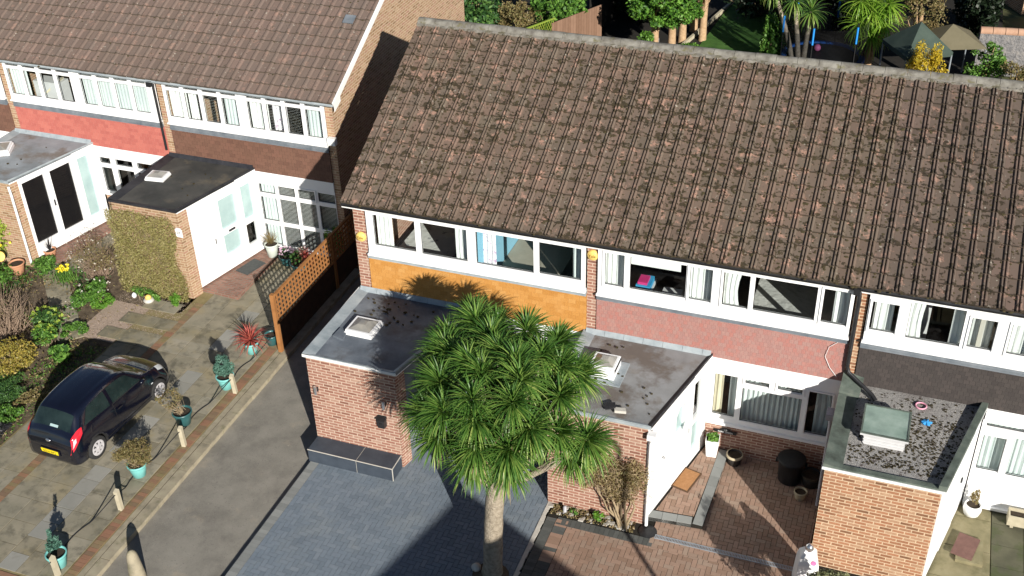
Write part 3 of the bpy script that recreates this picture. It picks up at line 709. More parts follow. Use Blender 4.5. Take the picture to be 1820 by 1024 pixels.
def house(loc, label, cfg):
    """local frame: x = 0 left face of the left pier, y = 0 front wall plane, z = 0 ground"""
    Wd = cfg['W']; bk = cfg['brick']; H = thing('terraced_house', label, 'house', loc, 0, 'houses in the terraces')
    pr = .215; end = cfg.get('gable')         # 'L' / 'R'
    inx1 = Wd if end != 'R' else Wd-.2
    # piers and end walls
    mb = MB()
    mb.box(0, -.012, -.15, pr+(.07 if end == 'L' else 0), .25, 4.78); mb.box(0, .25, -.15, .2, 8.95, 4.8)
    if end == 'R': mb.box(Wd-.2, -.012, -.15, Wd, .25, 4.78)
    for side in ([0, .2] if end == 'L' else [Wd-.2, Wd]) and ([(0, .2)] if end == 'L' else [(Wd-.2, Wd)] if end == 'R' else []):
        x0, x1 = side
        if end == 'R': mb.box(x0, .25, -.15, x1, 8.95, 4.78)
        prof = [(.0, 4.78), (9.0, 4.78), (4.52, 7.19)] 
        for xx, o_ in ((x0, -1), (x1, 1)):
            f_ = [(xx, y_, z_) for y_, z_ in prof]; mb.face(f_ if o_ > 0 else f_[::-1])
    mb.box(.2, 8.7, -.15, inx1, 8.95, 4.8)
    mb.box(.2, .0, -.15, 2.0, .25, cfg.get('lowz', .78))            # low wall behind the porch
    if cfg.get('lowz', .78) > .3: mb.box(cfg.get('lowx', 2.7), -.006, -.15, inx1, .25, cfg.get('lowz', .78))
    mb.build('wall', bk, H)
    # upper band
    z0h, z1h = cfg['hz']
    hung(H, pr+(.07 if end == 'L' else 0)+.005, inx1-.005, z0h, z1h, cfg['hung'])
    mb = MB(); xa, xb = pr+(.07 if end == 'L' else 0)+.005, inx1-.005
    mb.prism([(xa, -.075), (xb, -.075), (xb, -.03), (xa, -.03)], z1h-.03, [z1h+.01, z1h+.01, z1h+.06, z1h+.06], 0)
    mb.face([(xa, -.078, z1h-.05), (xb, -.078, z1h-.05), (xb, -.03, 3.66), (xa, -.03, 3.66)])
    mb.build('flashing', cfg.get('leadkey', 'lead'), H)
    wx0, wx1 = cfg['wx']
    zb, zt = 3.62, 4.70
    window(H, (0, 0, 0), (1, 0, 0), (0, -1, 0), (wx0, wx1, zb, zt+cfg.get('wtop', 0)), cfg['panes'], t1=.085, vents=cfg.get('vents', ()))
    mb = MB(); mb.box(wx0-.02, -.135, zb-.045, wx1+.02, -.02, zb-.002); mb.build('window_sill', 'white', H)
    # backing wall of the band
    mb = MB(); mb.box(pr, .0, z0h-.06, inx1, .12, 3.62); mb.build('inner_wall', 'room', H)
    # fascia + gutter
    fx0 = -.2 if end == 'L' else 0; fx1 = Wd+(.12 if end == 'R' else 0)
    mb = MB(); mb.box(fx0, -.125, 4.702+cfg.get('wtop', 0), fx1, .1, 4.835); mb.build('fascia', 'fascia', H)
    mb = MB(); vs = []
    for xx in (fx0, fx1):
        for k in range(7):
            a = math.pi*k/6; vs.append((xx, -.175-math.cos(a)*.05, 4.82-math.sin(a)*.05))
    mb.add(vs, [(k, k+1, k+8, k+7) for k in range(6)], 0, sm=True)
    mb.build('gutter', cfg.get('gutter', 'cartrim'), H)
    # interior shell
    mb = MB()
    mb.face([(.2, .0, 2.62), (inx1, .0, 2.62), (inx1, 4.0, 2.62), (.2, 4.0, 2.62)], 1)
    mb.face([(.2, 3.9, 2.6), (inx1, 3.9, 2.6), (inx1, 3.9, 4.78), (.2, 3.9, 4.78)], 0)
    mb.face([(inx1, .0, 4.775), (.2, .0, 4.775), (.2, 4, 4.775), (inx1, 4, 4.775)], 0)
    mb.face([(.2, 0, 2.56), (.2, 3.95, 2.56), (inx1, 3.95, 2.56), (inx1, 0, 2.56)], 0)
    for xw, c_ in cfg.get('parts', ()): mb.box(xw-.04, 0, 2.63, xw+.04, 3.88, 4.77, c_)
    mb.box(inx1-.01, .25, .05, inx1, 8.7, 4.77, 0) if end != 'R' else None
    mb.face([(.2, .0, .12), (inx1, .0, .12), (inx1, 4, .12), (.2, 4, .12)], 1)
    mb.face([(.2, 3.5, .1), (inx1, 3.5, .1), (inx1, 3.5, 2.5), (.2, 3.5, 2.5)], 0)
    mb.build('room', [cfg.get('roomk', 'room'), cfg.get('floor', 'carpet'), 'roomblue'], H)
    return H

# porch geometry -------------------------------------------------
PF, PBK, PD = 2.06, 2.70, 2.68
def porch(H, k, cfg):
    wf, wb, D = cfg.get('wf', PF), cfg.get('wb', PBK), cfg.get('D', PD)
    T = 2.5
    L = math.hypot(wb-wf, D); d = V((wb-wf)/L, D/L, 0); nrm = V(D/L, -(wb-wf)/L, 0); O = V(wf, -D, 0)
    ret = cfg.get('ret', 0)
    mb = MB()
    mb.box(0, -D, -.15, wf-.02, -D+.2, T); mb.box(0, -D+.2, -.15, .2, -.02, T)
    if ret:
        c = O+d*ret/2-nrm*.1; mb.ob(V(c[0], c[1], T/2-.075), d*ret/2, nrm*.1, V(0, 0, T/2+.075))
    mb.build('porch_wall', cfg['brick'], H)
    # angled entrance wall
    holes = [h[:4] for h in cfg['glz']]
    f = MB().plate(O, d, nrm, (ret, L-.02, .06, T), holes, -.09, 0)
    for (a, b, c, e) in cfg.get('proud', ()): f.plate(O, d, nrm, (a, b, c, e), holes, .0, .025)
    en = f.build('entrance_screen', cfg.get('screen', 'whitewood'), H)
    for h in cfg['glz']:
        gm = MB(); gm.face([O+d*x-nrm*.05+V(0, 0, z) for x, z in ((h[0], h[2]), (h[1], h[2]), (h[1], h[3]), (h[0], h[3]))]); gm.build('pane', h[4], en)
    for (x, z, w_, h_, kk) in cfg.get('hard', ()):
        hb = MB(); hb.ob(O+d*x+nrm*.04+V(0, 0, z), d*w_/2, nrm*.015, V(0, 0, h_/2)); hb.build('door_furniture', kk, en)
    # interior floor so the glass shows something
    mb = MB(); mb.face([(.2, -D+.2, .08), (wf-.05, -D+.2, .08), (wb-.1, 0, .08), (.2, 0, .08)]); mb.face([(.21, -D+.2, .1), (.21, 0, .1), (.21, 0, T), (.21, -D+.2, T)]); mb.build('porch_floor', 'room', H)
    # roof slab
    ov = .04; zt = 2.59; poly = [(-ov, -D-ov), (wf+ov, -D-ov), (wb+ov, -.02), (-ov+.0, -.02)]
    style = cfg['roof']
    mb = MB()
    if style == 'gravel':
        mb.prism([(0.25, -D+.1), (wf-.02, -D+.1), (wb-.1, -.02), (.25, -.02)], 2.44, 2.505, 0)
        mb.build('porch_roof', 'gravelmix', H)
        mb = MB(); mb.prism([(-ov, -D-ov), (.3, -D-ov), (.33, -.55), (-ov+.02, -.55)], T, [2.6, 2.56, 2.56, 2.6], 0)
        mb.prism([(-.02, -.53), (.36, -.53), (.4, -.03), (0.0, -.03)], T, [2.64, 2.6, 2.7, 2.78], 0)
        mb.prism([(.3, -D-ov), (wf-.1, -D-ov), (wf-.1, -D+.08), (.3, -D+.08)], T, [2.56, 2.56, 2.56, 2.56], 0)
        mb.prism([(wf-.1, -D-ov), (wf+ov, -D-ov), (wb+ov, -.02), (wb-.08, -.02)], T, 2.64, 0)
        mb.build('parapet', 'mosspara', H)
        mb = MB(); mb.box(-ov-.01, -D-ov-.02, 2.47, wf+ov, -D-ov-.002, 2.525); mb.build('drip_edge', 'white', H)
    else:
        mb.prism(poly, T+.03, [zt, zt, 2.555, 2.555], 0)
        mb.build('porch_roof', cfg['felt'], H)
        mb = MB()
        e = cfg.get('edge', 'leadlight')
        zz = [zt+.002, zt+.002, 2.555, 2.555]
        def strip(p, q, w_, h_, mbb, mi=0):
            p = V(*p, 0); q = V(*q, 0); dd = (q-p)/np.linalg.norm(q-p); nn = V(-dd[1], dd[0], 0)*w_
            za = zt if p[1] < -1 else 2.55; zb_ = zt if q[1] < -1 else 2.55
            P4 = [p, q, q+nn, p+nn]; tz = [za+h_, zb_+h_, zb_+.004, za+.004]
            mbb.prism([(a[0], a[1]) for a in P4], [za-.045, zb_-.045, zb_-.02, za-.02], tz, mi)
        strip(poly[3], poly[0], .26, .045, mb) if cfg.get('lb', 1) else None
        strip(poly[0], poly[1], .07, .025, mb)
        if cfg.get('rb', 1): strip(poly[1], poly[2], .09, .05, mb, 1)
        mb.build('roof_edge', [e, cfg.get('edge2', e)], H)
        mb = MB(); mb.box(-ov-.012, -D-ov-.014, 2.535, wf+ov+.01, -D-ov-.002, 2.60); mb.box(-ov-.014, -D-ov, 2.535, -ov-.002, -.03, 2.6); mb.build('drip_edge', cfg.get('drip', 'leadlight'), H)
        mb = MB(); x = 0
        while x < wb-.05:
            x1 = min(wb, x+.42); mb.prism([(x+.003, -.115), (x1-.003, -.115), (x1-.003, -.045), (x+.003, -.045)], 2.54, [2.562, 2.562, 2.66, 2.66]); x = x1
        mb.build('upstand', e, H)
        mb = MB()
        ctr = [(random.uniform(.4, wf-.2), random.uniform(-D+.5, -.4)) for _ in range(4)]
        for _ in range(cfg.get('debris', 40)):
            c = random.choice(ctr); px_, py_ = random.gauss(c[0], .35), random.gauss(c[1], .3)
            if not (.3 < px_ < wf-.05 and -D+.15 < py_ < -.15): continue
            R_ = random.uniform(.012, .03); mb.ob(V(px_, py_, 2.575+.02), V(R_, 0, 0), V(0, R_*random.uniform(.6, 1), 0), V(0, 0, .012))
        mb.build('roof_debris', 'moss', H, kind='stuff')
    # white fascia over the entrance
    f = MB().plate(O, d, nrm, (-.01, L-.02, T-.0, 2.542), [], -.1, .045); f.build('entrance_fascia', 'white', H)
    return O, d, nrm, L
def skylight(H, cx, cy, w_, l_, z, ang=0, white=True, up_=.12, style='dome'):
    mb = MB(); ca, sa = math.cos(ang), math.sin(ang); a = V(ca, sa, 0); b = V(-sa, ca, 0); c = V(cx, cy, z)
    if white: mb.prism([tuple((c+a*i*w_/2*1.08+b*j*l_/2*1.08)[:2]) for i, j in ((-1, -1), (1, -1), (1, 1), (-1, 1))], z-.05, z+up_*.55, 0)
    mb.prism([tuple((c+a*i*w_/2+b*j*l_/2)[:2]) for i, j in ((-1, -1), (1, -1), (1, 1), (-1, 1))], z+up_*.55, z+up_, 0)
    sk = mb.build('skylight', 'white', H)
    g_ = MB(); zt = z+up_+.003; base = [c*V(1, 1, 0)+a*i*w_*.42+b*j*l_*.42+V(0, 0, zt) for i, j in ((-1, -1), (1, -1), (1, 1), (-1, 1))]
    top = [c*V(1, 1, 0)+a*i*w_*.14+b*j*l_*.14+V(0, 0, zt+.07) for i, j in ((-1, -1), (1, -1), (1, 1), (-1, 1))]
    for i in range(4): g_.face([base[i], base[(i+1) % 4], top[(i+1) % 4], top[i]])
    g_.face(top); g_.build('dome', 'dome', sk)
    return sk

# ---------------- orange house
pO = [(.50, 1.50, 3.85, 4.62), (1.63, 2.70, 3.83, 4.62), (2.90, 4.20, 3.83, 4.62), (4.32, 5.24, 3.85, 4.62)]
HO = house((0, 0, 0), 'brown-roofed end house with the orange hung-tile band, behind the big spiky palm', dict(
    W=W, brick='brickA', hung='thO', hz=(2.52, 3.52), wx=(.34, W-.03), panes=pO, gable='L', leadkey='leadlight', lowz=.78, parts=((2.8, 0), (2.95, 2)), floor='carpet'))
roof(HO, -.21, 19, 'tile'); moss_lumps(HO, -.1, 5.4, 2600)
curtain(HO, .50, .86, 3.7, 4.72, .12); curtain(HO, 2.36, 2.75, 3.7, 4.72, .12, gather=.5)
curtain(HO, 2.88, 3.28, 3.7, 4.72, .12, 'curtflor'); curtain(HO, 5.0, 5.25, 3.7, 4.72, .12, 'net')
mb = MB(); mb.box(.55, .75, 2.9, 1.9, 3.0, 3.2); mb.box(.5, 2.95, 2.9, 2.0, 3.1, 3.75, 1); mb.build('bed', ['duvet', 'furn'], HO)
mb = MB(); mb.box(2.0, .5, 2.62, 2.75, 1.5, 3.35); mb.box(.6, .3, 2.62, 2.2, .5, 3.4); mb.build('sideboard', 'furn', HO)
mb = MB(); mb.box(3.0, .55, 2.62, 4.4, 2.6, 3.1, 0); mb.box(3.0, .3, 3.1, 4.6, .5, 3.5, 1); mb.build('desk', ['carpetb', 'furn'], HO)
O, d, nr, L = porch(HO, 0, dict(brick='brickA', screen='lead', felt='felt', glz=[(1.2, 2.0, .3, 2.1, 'frost'), (2.15, 2.5, .3, 2.1, 'frost')], roof='felt', edge='leadlight', ret=.3, drip='fascia', edge2='leadlight'))  # entrance screen in dark lead grey, its shade put into the colour
skylight(HO, .79, -1.49, .6, .55, 2.575, -.02)
mb = MB(); mb.prism([(.28, -1.95), (.55, -2.02), (.5, -1.75), (.3, -1.65)], 2.55, 2.63); mb.build('roof_ramp', 'felt', HO)
window(HO, (0, 0, 0), (1, 0, 0), (0, -1, 0), (2.7, W-.02, .78, 2.2), [(2.85, 3.4, 1.0, 2.1), (3.5, 4.5, 1.0, 2.1), (4.6, 5.2, 1.0, 2.1)], t1=.03)
mb = MB(); mb.box(2.72, -.04, 2.2, W-.01, .05, 2.515); mb.build('lower_fascia', 'white', HO)

# ---------------- middle house
pM = [(5.74, 6.15, 3.86, 4.64), (6.27, 7.43, 3.86, 4.64), (7.50, 7.95, 3.86, 4.64), (8.17, 8.69, 3.86, 4.64), (8.79, 9.99, 3.86, 4.64), (10.11, 10.6, 3.86, 4.64)]
pM = [(a-W, b-W, c, e) for a, b, c, e in pM]
HM = house((W, 0, 0), 'middle terraced house with pinkish hung tiles and the red block forecourt', dict(
    W=W, brick='brickA', hung='thP', hz=(2.52, 3.50), wx=(.245, W-.03), panes=pM, lowz=.78, parts=((2.7, 0),), vents=[pM[0], pM[2], pM[3], pM[5]]))
roof(HM, 5.49-W, 18, 'tile'); moss_lumps(HM, .14, 5.5, 3000)
for a, b in ((0, .0), (2, 0)): curtain(HM, pM[a][0]-.04, pM[a][1]+.04, 3.7, 4.74, .12)
curtain(HM, pM[3][0], pM[3][1]-.18, 3.7, 4.74, .12, gather=.5); curtain(HM, pM[5][0]+.2, pM[5][1], 3.7, 4.74, .12, gather=-.5)
mb = MB(); mb.box(pM[1][0]-.03, .08, 4.36, pM[1][1]-.15, .1, 4.72); mb.build('roller_blind', 'curtain', HM)
mb = MB(); mb.box(3.3, .6, 2.9, 4.9, 3.0, 3.35); mb.box(3.35, 2.7, 3.35, 4.8, 3.05, 3.55, 0); mb.build('bed', ['duvet2'], HM)
mb = MB(); mb.box(.9, .5, 2.62, 1.25, 1.0, 3.5, 0); mb.box(1.3, .35, 2.62, 2.3, .8, 3.42, 1); mb.box(.92, .45, 3.5, 1.22, .9, 3.62, 2); mb.box(.95, .5, 3.62, 1.15, .8, 3.68, 3); mb.box(1.5, .4, 3.42, 1.9, .6, 3.6, 0); mb.build('shelf_unit', ['furnw', 'furn', 'toy', 'toyp'], HM)
O, d, nr, L = porch(HM, 1, dict(brick='brickA', felt='felt2', glz=[(1.18, 1.62, 1.42, 2.12, 'frost'), (2.04, 2.42, 1.22, 2.22, 'glass'), (2.04, 2.42, .36, 1.12, 'frost')],
    roof='felt', edge='leadlight', edge2='feltedge', proud=[(.98, 1.88, .18, 2.32)], hard=((.66, 1.3, .06, .03, 'chrome'), (1.78, 1.2, .02, .12, 'chrome'))))
mb = MB()
for (x, z) in ((1.18, 2.12), (1.62, 2.12), (1.18, 1.42), (1.62, 1.42)):
    sx = .13 if x < 1.4 else -.13; sz = -.16 if z > 2 else .16
    mb.face([O+d*x+nr*.027+V(0, 0, z), O+d*(x+sx)+nr*.027+V(0, 0, z), O+d*x+nr*.027+V(0, 0, z+sz)])
mb.build('door_trim', 'whitewood', HM)
skylight(HM, .77, -1.27, .5, .46, 2.78, 0, up_=.06)
mb = MB(); mb.prism([(.5, -1.56), (1.04, -1.56), (1.04, -1.02), (.5, -1.02)], 2.5, 2.82); mb.build('skylight_kerb', 'white', HM)
mb = MB(); mb.prism([(.35, -1.72), (1.2, -1.72), (1.2, -.9), (.35, -.9)], 2.5, 2.60); mb.build('skylight_flashing', 'leadlight', HM)
pl = [(8.17, 8.64, 1.02, 2.1), (8.80, 9.29, 1.98, 2.1), (9.47, 9.97, 1.98, 2.1), (8.76, 9.98, .97, 1.85), (10.11, 10.57, 1.0, 2.1)]
pl = [(a-W, b-W, c, e) for a, b, c, e in pl]
window(HM, (0, 0, 0), (1, 0, 0), (0, -1, 0), (8.05-W, W-.01, .84, 2.2), pl, t1=.03, vents=[pl[1], pl[2], pl[4]])
mb = MB(); mb.box(8.04-W, -.09, .785, W-.015, .0, .838); mb.build('window_sill', 'white', HM)
mb = MB(); mb.box(8.04-W, -.04, 2.2, W-.01, .05, 2.515); mb.build('lower_fascia', 'white', HM)
curtain(HM, 2.8, 2.99, .8, 2.2, .16, 'curtcream'); curtain(HM, 3.12, 3.32, .8, 2.2, .16, 'net'); curtain(HM, 3.35, 4.7, .8, 2.2, .2, 'net', amp=.02); curtain(HM, 4.9, 5.2, .8, 2.2, .25, 'net', gather=-.6)
mb = MB(); mb.tube([(PF+.06, -PD-.02, 2.42), (PF+.09, -PD-.02, 2.3), (PF+.06, -PD-.06, 2.2), (PF+.05, -PD-.06, .04)], .036, 10); mb.box(PF-.01, -PD-.13, 2.32, PF+.15, -PD+.02, 2.45); mb.build('downpipe', 'white', HM)

# ---------------- right house
pR = [(11.02, 11.50, 3.88, 4.54), (11.70, 12.68, 3.84, 4.66), (12.80, 13.24, 3.87, 4.54), (13.5, 13.94, 3.87, 4.54), (14.1, 15.1, 3.84, 4.66), (15.25, 15.9, 3.87, 4.54)]
pR = [(a-2*W, b-2*W, c, e) for a, b, c, e in pR]
HR = house((2*W, 0, 0), 'right-hand terraced house with dark brown hung tiles and a mossy gravel-topped porch', dict(
    W=W, brick='brickB', hung='thD', hz=(2.52, 3.47), wx=(.25, W-.03), panes=pR, lowz=.05, gutter='pvcblack', parts=((2.3, 0),), vents=[pR[0], pR[2], pR[3], pR[5]]))
roof(HR, 10.89-2*W, 18, 'tileD'); moss_lumps(HR, .2, 5.5, 2200)
curtain(HR, .36, .72, 3.7, 4.74, .12); curtain(HR, 1.0, 1.28, 3.7, 4.74, .12, gather=.3); curtain(HR, 1.78, 2.0, 3.7, 4.74, .12, gather=-.6); curtain(HR, 2.1, 2.5, 3.7, 4.74, .12); curtain(HR, 2.8, 3.2, 3.7, 4.74, .12)
mb = MB(); mb.box(1.28, .9, 2.62, 1.42, 1.8, 4.3, 0)
for z in (2.9, 3.3, 3.7, 4.1): mb.box(1.05, .9, z, 1.28, 1.8, z+.03, 0)
mb.box(1.1, 1.0, 4.13, 1.22, 1.3, 4.4, 1); mb.build('bookcase', ['furnw', 'toyp'], HR)
O, d, nr, L = porch(HR, 2, dict(brick='brickB', felt='felt', glz=[(1.25, 1.6, 1.3, 2.1, 'frost'), (1.95, 2.25, .5, 2.15, 'frost')], roof='gravel', proud=[(.98, 1.8, .15, 2.3)], hard=((1.7, 1.45, .06, .1, 'furn'),)))
mb = MB(); c = V(.94, -1.44, 0)
mb.box(.58, -1.83, 2.45, 1.3, -1.08, 2.76, 0)
for z in (2.55, 2.62, 2.69): mb.box(.565, -1.845, z, 1.315, -1.065, z+.02, 0)
mb.box(.5, -1.9, 2.76, 1.36, -1.01, 2.8, 0)
sk = mb.build('skylight', 'furnw', HR); g_ = MB(); g_.box(.53, -1.87, 2.8, 1.33, -1.04, 2.812); g_.build('glazing', 'greenglass', sk)
g_ = MB()
for (a, b, c_, e) in ((.5, 1.36, -1.9, -1.87), (.5, 1.36, -1.04, -1.01), (.5, .53, -1.87, -1.04), (1.33, 1.36, -1.87, -1.04)): g_.box(a, c_, 2.8, b, e, 2.825)
g_.build('skylight_frame', 'mosspara', sk)
mb = MB()
for _ in range(1500):
    px_ = random.uniform(.35, 2.55); py_ = random.uniform(-2.4, -.1)
    dens = .15+.85*(1 if (px_ > 1.3 and py_ < -.7) or py_ < -1.9 else .1)
    if random.random() > dens or px_ > 2.0+(py_+2.68)*.24: continue
    R_ = random.uniform(.008, .022); mb.ob(V(px_, py_, 2.505), V(R_, 0, 0), V(0, R_*random.uniform(.5, 1), 0), V(0, 0, .01))
mb.build('moss', 'moss', HR, kind='stuff')
ps = RNG.random((5200, 3))*V(2.3, 2.4, 0)+V(.32, -2.46, 2.503); ps = ps[ps[:, 0] < 1.95+(ps[:, 1]+2.68)*.24]
mb = MB(); mb.leaves(ps, .03, .025, 0, V(0, 0, 1), .7); mb.build('chippings', 'greygrit', HR, kind='stuff')
plr = [(13.50, 13.92, .98, 1.86), (14.06, 14.9, .96, 1.92), (13.5, 14.3, 2.08, 2.17), (15.05, 15.9, .98, 1.92)]
plr = [(a-2*W, b-2*W, c, e) for a, b, c, e in plr]
window(HR, (0, 0, 0), (1, 0, 0), (0, -1, 0), (2.72, W-.01, .05, 2.22), plr, t1=.03, vents=[plr[0]])
mb = MB(); mb.box(2.72, -.1, .03, W-.01, -.03, .09); mb.build('window_sill', 'white', HR)
mb = MB(); mb.box(2.74, -.04, 2.2, W-.01, .05, 2.515); mb.build('lower_fascia', 'white', HR)
curtain(HR, 2.8, 5.2, .6, 2.2, .15, 'net')
mb = MB(); mb.tube([(-.02, -.09, 4.78), (.05, -.12, 4.7), (.06, -.11, 4.5), (.05, -.11, 2.95), (.1, -.14, 2.82), (.6, -.45, 2.62), (.68, -.52, 2.56)], .042, 10); mb.ob(V(0, -.17, 4.76), V(.06, 0, 0), V(0, .06, 0), V(0, 0, .07)); mb.build('downpipe', 'pvcblack', HR)
mb = MB(); mb.tube([(-.1, -1.62, 2.36), (-.1, -1.66, 2.2), (-.09, -1.7, 2.0), (-.07, -2.55, .95), (-.07, -2.62, .06)], .034, 10)
mb = MB(); mb.tube([(-.1, -1.05, 2.42), (-.1, -1.05, 2.3)], .05, 10); mb.ob(V(-.1, -1.05, 2.42), V(.07, 0, 0), V(0, .12, 0), V(0, 0, .07)); mb.tube([(-.08, -1.05, 2.3), (-.07, -1.07, 2.2), (-.07, -1.07, .3), (-.07, -1.15, .1)], .034, 10)
mb.build('downpipe', 'downgrey', HR)
mb = MB(); mb.tube([(-.12, -.05, 3.7), (-.14, -.06, 3.5), (-.35, -.065, 3.3), (-.4, -.065, 3.05), (-.28, -.065, 2.8), (-.12, -.06, 2.6)], .006, 6); mb.build('cable', 'whitepot', HM).location = (W, 0, 0)

# ---------------- left row
def lp(x0, x1): # 8 equal lights with a wide centre mullion
    half = (x1-x0-.2)/2; out = []
    for s_ in (0, 1):
        b = x0+s_*(half+.2); n = 4; pw = half/n
        for i in range(n):
            out.append((b+i*pw+.055, b+(i+1)*pw-.055, 3.80, 4.57))
    return out, [(a, b, 4.66, 4.76) for a, b, _, _ in out]
PL, TL_ = lp(.26, WL-.24)
def lefthouse(k, label, hk, **kw):
    return house((XL-(k+1)*WL, YL, ZL), label, dict(W=WL, brick='brickY', hung=hk, hz=(2.5, 3.44), wx=(.23, WL-(.21 if k == 0 else .03)), panes=PL+TL_, wtop=.08, gutter='leadlight', gable='R' if k == 0 else None, **kw))
HB = lefthouse(0, 'end house with chocolate brown hung tiles and the ivy-covered porch wall', 'thB', lowz=.05)
HP = lefthouse(1, 'house with salmon red hung tiles and black glass porch doors, far left', 'thR', lowz=.9)
HX = lefthouse(2, 'house at the far left edge of which only a sliver of wall and roof shows', 'thB', lowz=.78)
for i, H in enumerate((HB, HP, HX)):
    n = 18; x0 = WL+.13-18*.3 if i == 0 else .13-(0 if 1 else 0)
    roof(H, (WL+.13-5.4), 18 if i else 18, 'tileL')
    moss_lumps(H, 0, 5.2, 300)
mb = MB(); A = V(WL+.14, -.15, 4.84); B = V(WL+.14, 4.52, 7.26)
mb.bar(A+V(0, 0, -.03), B+V(0, 0, -.02), .035, .16); mb.bar(B+V(0, 0, -.02), B+V(0, 4.67, -2.45), .035, .16)
mb.face([(WL+.158, -.16, 4.62), (WL+.158, .22, 4.78), (WL+.158, .22, 5.0), (WL+.158, -.16, 4.86)]); mb.build('bargeboard', 'fascia', HB)
mb = MB(); mb.box(WL-.16, -.16, 3.66, WL+.06, -.03, 3.86); mb.build('alarm_box', 'whitepot', HB)
for i, p in enumerate(PL):
    if i in (0, 3, 4, 7): curtain(HB, p[0]-.05, p[1]+.05, 3.7, 4.8, .12, 'net' if i % 2 else 'curtain', amp=.015)
    else: blind(HB, p[0]-.05, p[1]+.05, 3.72, 4.8, .1, tilt=.5)
curtain(HB, PL[1][0]-.04, PL[1][0]+.2, 3.7, 4.8, .16, 'curtain'); curtain(HB, PL[5][0], PL[5][1], 3.7, 4.8, .2, 'curtflor')
for i in (4, 5, 6, 7): curtain(HP, PL[i][0]-.05, PL[i][1]+.05, 3.7, 4.8, .1, 'net', amp=.006)
curtain(HP, PL[0][0]-.05, PL[0][1]+.05, 3.7, 4.8, .12, 'net')
mb = MB(); mb.box(.8, .3, 2.9, 1.7, .7, 4.1, 0); mb.ob(V(1.3, .5, 3.9), V(.3, .1, .25), V(-.05, .2, 0), V(.02, 0, .05), 1); mb.build('desk', ['furnw', 'curtcream'], HP)
# brown house porch
porch(HB, 0, dict(wf=1.98, wb=2.66, D=2.73, brick='brickY', felt='feltblack', ret=.34, edge='feltedge', drip='feltedge', lb=1, roof='felt', debris=10,
    glz=[(1.35, 1.98, 1.30, 2.22, 'frost'), (1.35, 1.98, .52, 1.15, 'frost'), (2.2, 2.58, 1.22, 2.24, 'frost'), (2.2, 2.56, .42, 1.06, 'glass')], proud=[(1.22, 2.1, .38, 2.32)], hard=((1.66, 1.22, .22, .05, 'furn'), (1.05, 1.15, .03, .16, 'chrome'), (2.13, 1.2, .02, .14, 'furnw'))))
skylight(HB, .48, -1.3, .5, .42, 2.57, .12, up_=.1)
lw = []
for i in range(4):
    a, b = 2.72+i*.61, 2.72+i*.61+.51
    lw += [(a, b, .22, .86), (a, b, .98, 1.72), (a, b, 1.84, 2.12)]
window(HB, (0, 0, 0), (1, 0, 0), (0, -1, 0), (2.64, WL-.2, .1, 2.2), lw, t1=.03, vents=[lw[8]])
mb = MB(); mb.box(2.64, -.04, 2.2, WL-.2, .05, 2.5); mb.build('lower_fascia', 'white', HB)
curtain(HB, 2.7, 3.25, .1, 2.2, .15, 'net')
for i in (1, 2, 3): blind(HB, 2.7+i*.61, 2.7+i*.61+.55, .15, 2.2, .1, tilt=.9, pitch=.04)
# salmon house porch with black glazed doors
porch(HP, 0, dict(wf=1.98, wb=2.66, D=2.73, brick='brickY', felt='felted2', ret=.26, edge='leadlight', drip='leadlight', roof='felt', debris=6,
    glz=[(.36, 1.06, .45, 2.34, 'darkglass'), (1.26, 1.94, .43, 2.32, 'darkglass'), (2.18, 2.54, .43, 2.3, 'frost')], hard=((1.16, 1.4, .03, .18, 'furn'),)))
skylight(HP, .5, -1.3, .62, .6, 2.6, .5, up_=.12)
window(HP, (0, 0, 0), (1, 0, 0), (0, -1, 0), (2.68, WL-.02, .9, 2.2), [(2.78, 3.15, 1.95, 2.14), (2.78, 3.15, 1.05, 1.82), (3.32, 3.9, 1.95, 2.14), (3.32, 3.9, 1.05, 1.82), (4.05, 4.6, 1.95, 2.14), (4.05, 4.6, 1.05, 1.82)], t1=.03)
mb = MB(); mb.box(2.66, -.04, 2.2, WL-.02, .05, 2.5); mb.build('lower_fascia', 'white', HP)
mb = MB(); mb.tube([(2.0, -2.78, 2.45), (2.04, -2.8, 2.2), (2.04, -2.8, .05)], .035, 8); mb.build('downpipe', 'white', HP)
porch(HX, 0, dict(wf=1.98, wb=2.66, D=2.73, brick='brickY', felt='feltblack', roof='felt', glz=[(1.3, 1.9, .5, 2.2, 'frost')]))
mb = MB(); mb.box(2.66, -.04, 0, WL-.02, .05, 2.5); mb.build('lower_fascia', 'white', HX)
mb = MB(); mb.tube([(WL-.02, -.1, 4.7), (WL-.02, -.12, 4.6), (WL-.02, -.1, 2.75)], .034, 8); mb.ob(V(WL-.1, -.15, 4.72), V(.07, 0, 0), V(0, .06, 0), V(0, 0, .07)); mb.build('downpipe', 'pvcblack', HP)
o = MB(); A = V(0, -.15, 4.84); sdv = V(0, 4.67, 2.42)/math.hypot(4.67, 2.42); nv = V(0, -sdv[2], sdv[1]); c = A+sdv*2.75+nv*.06+V(4.8, 0, 0)
o.ob(c, V(.15, 0, 0), sdv*.14, nv*.012); o.build('vent_tile', 'lead', HB)

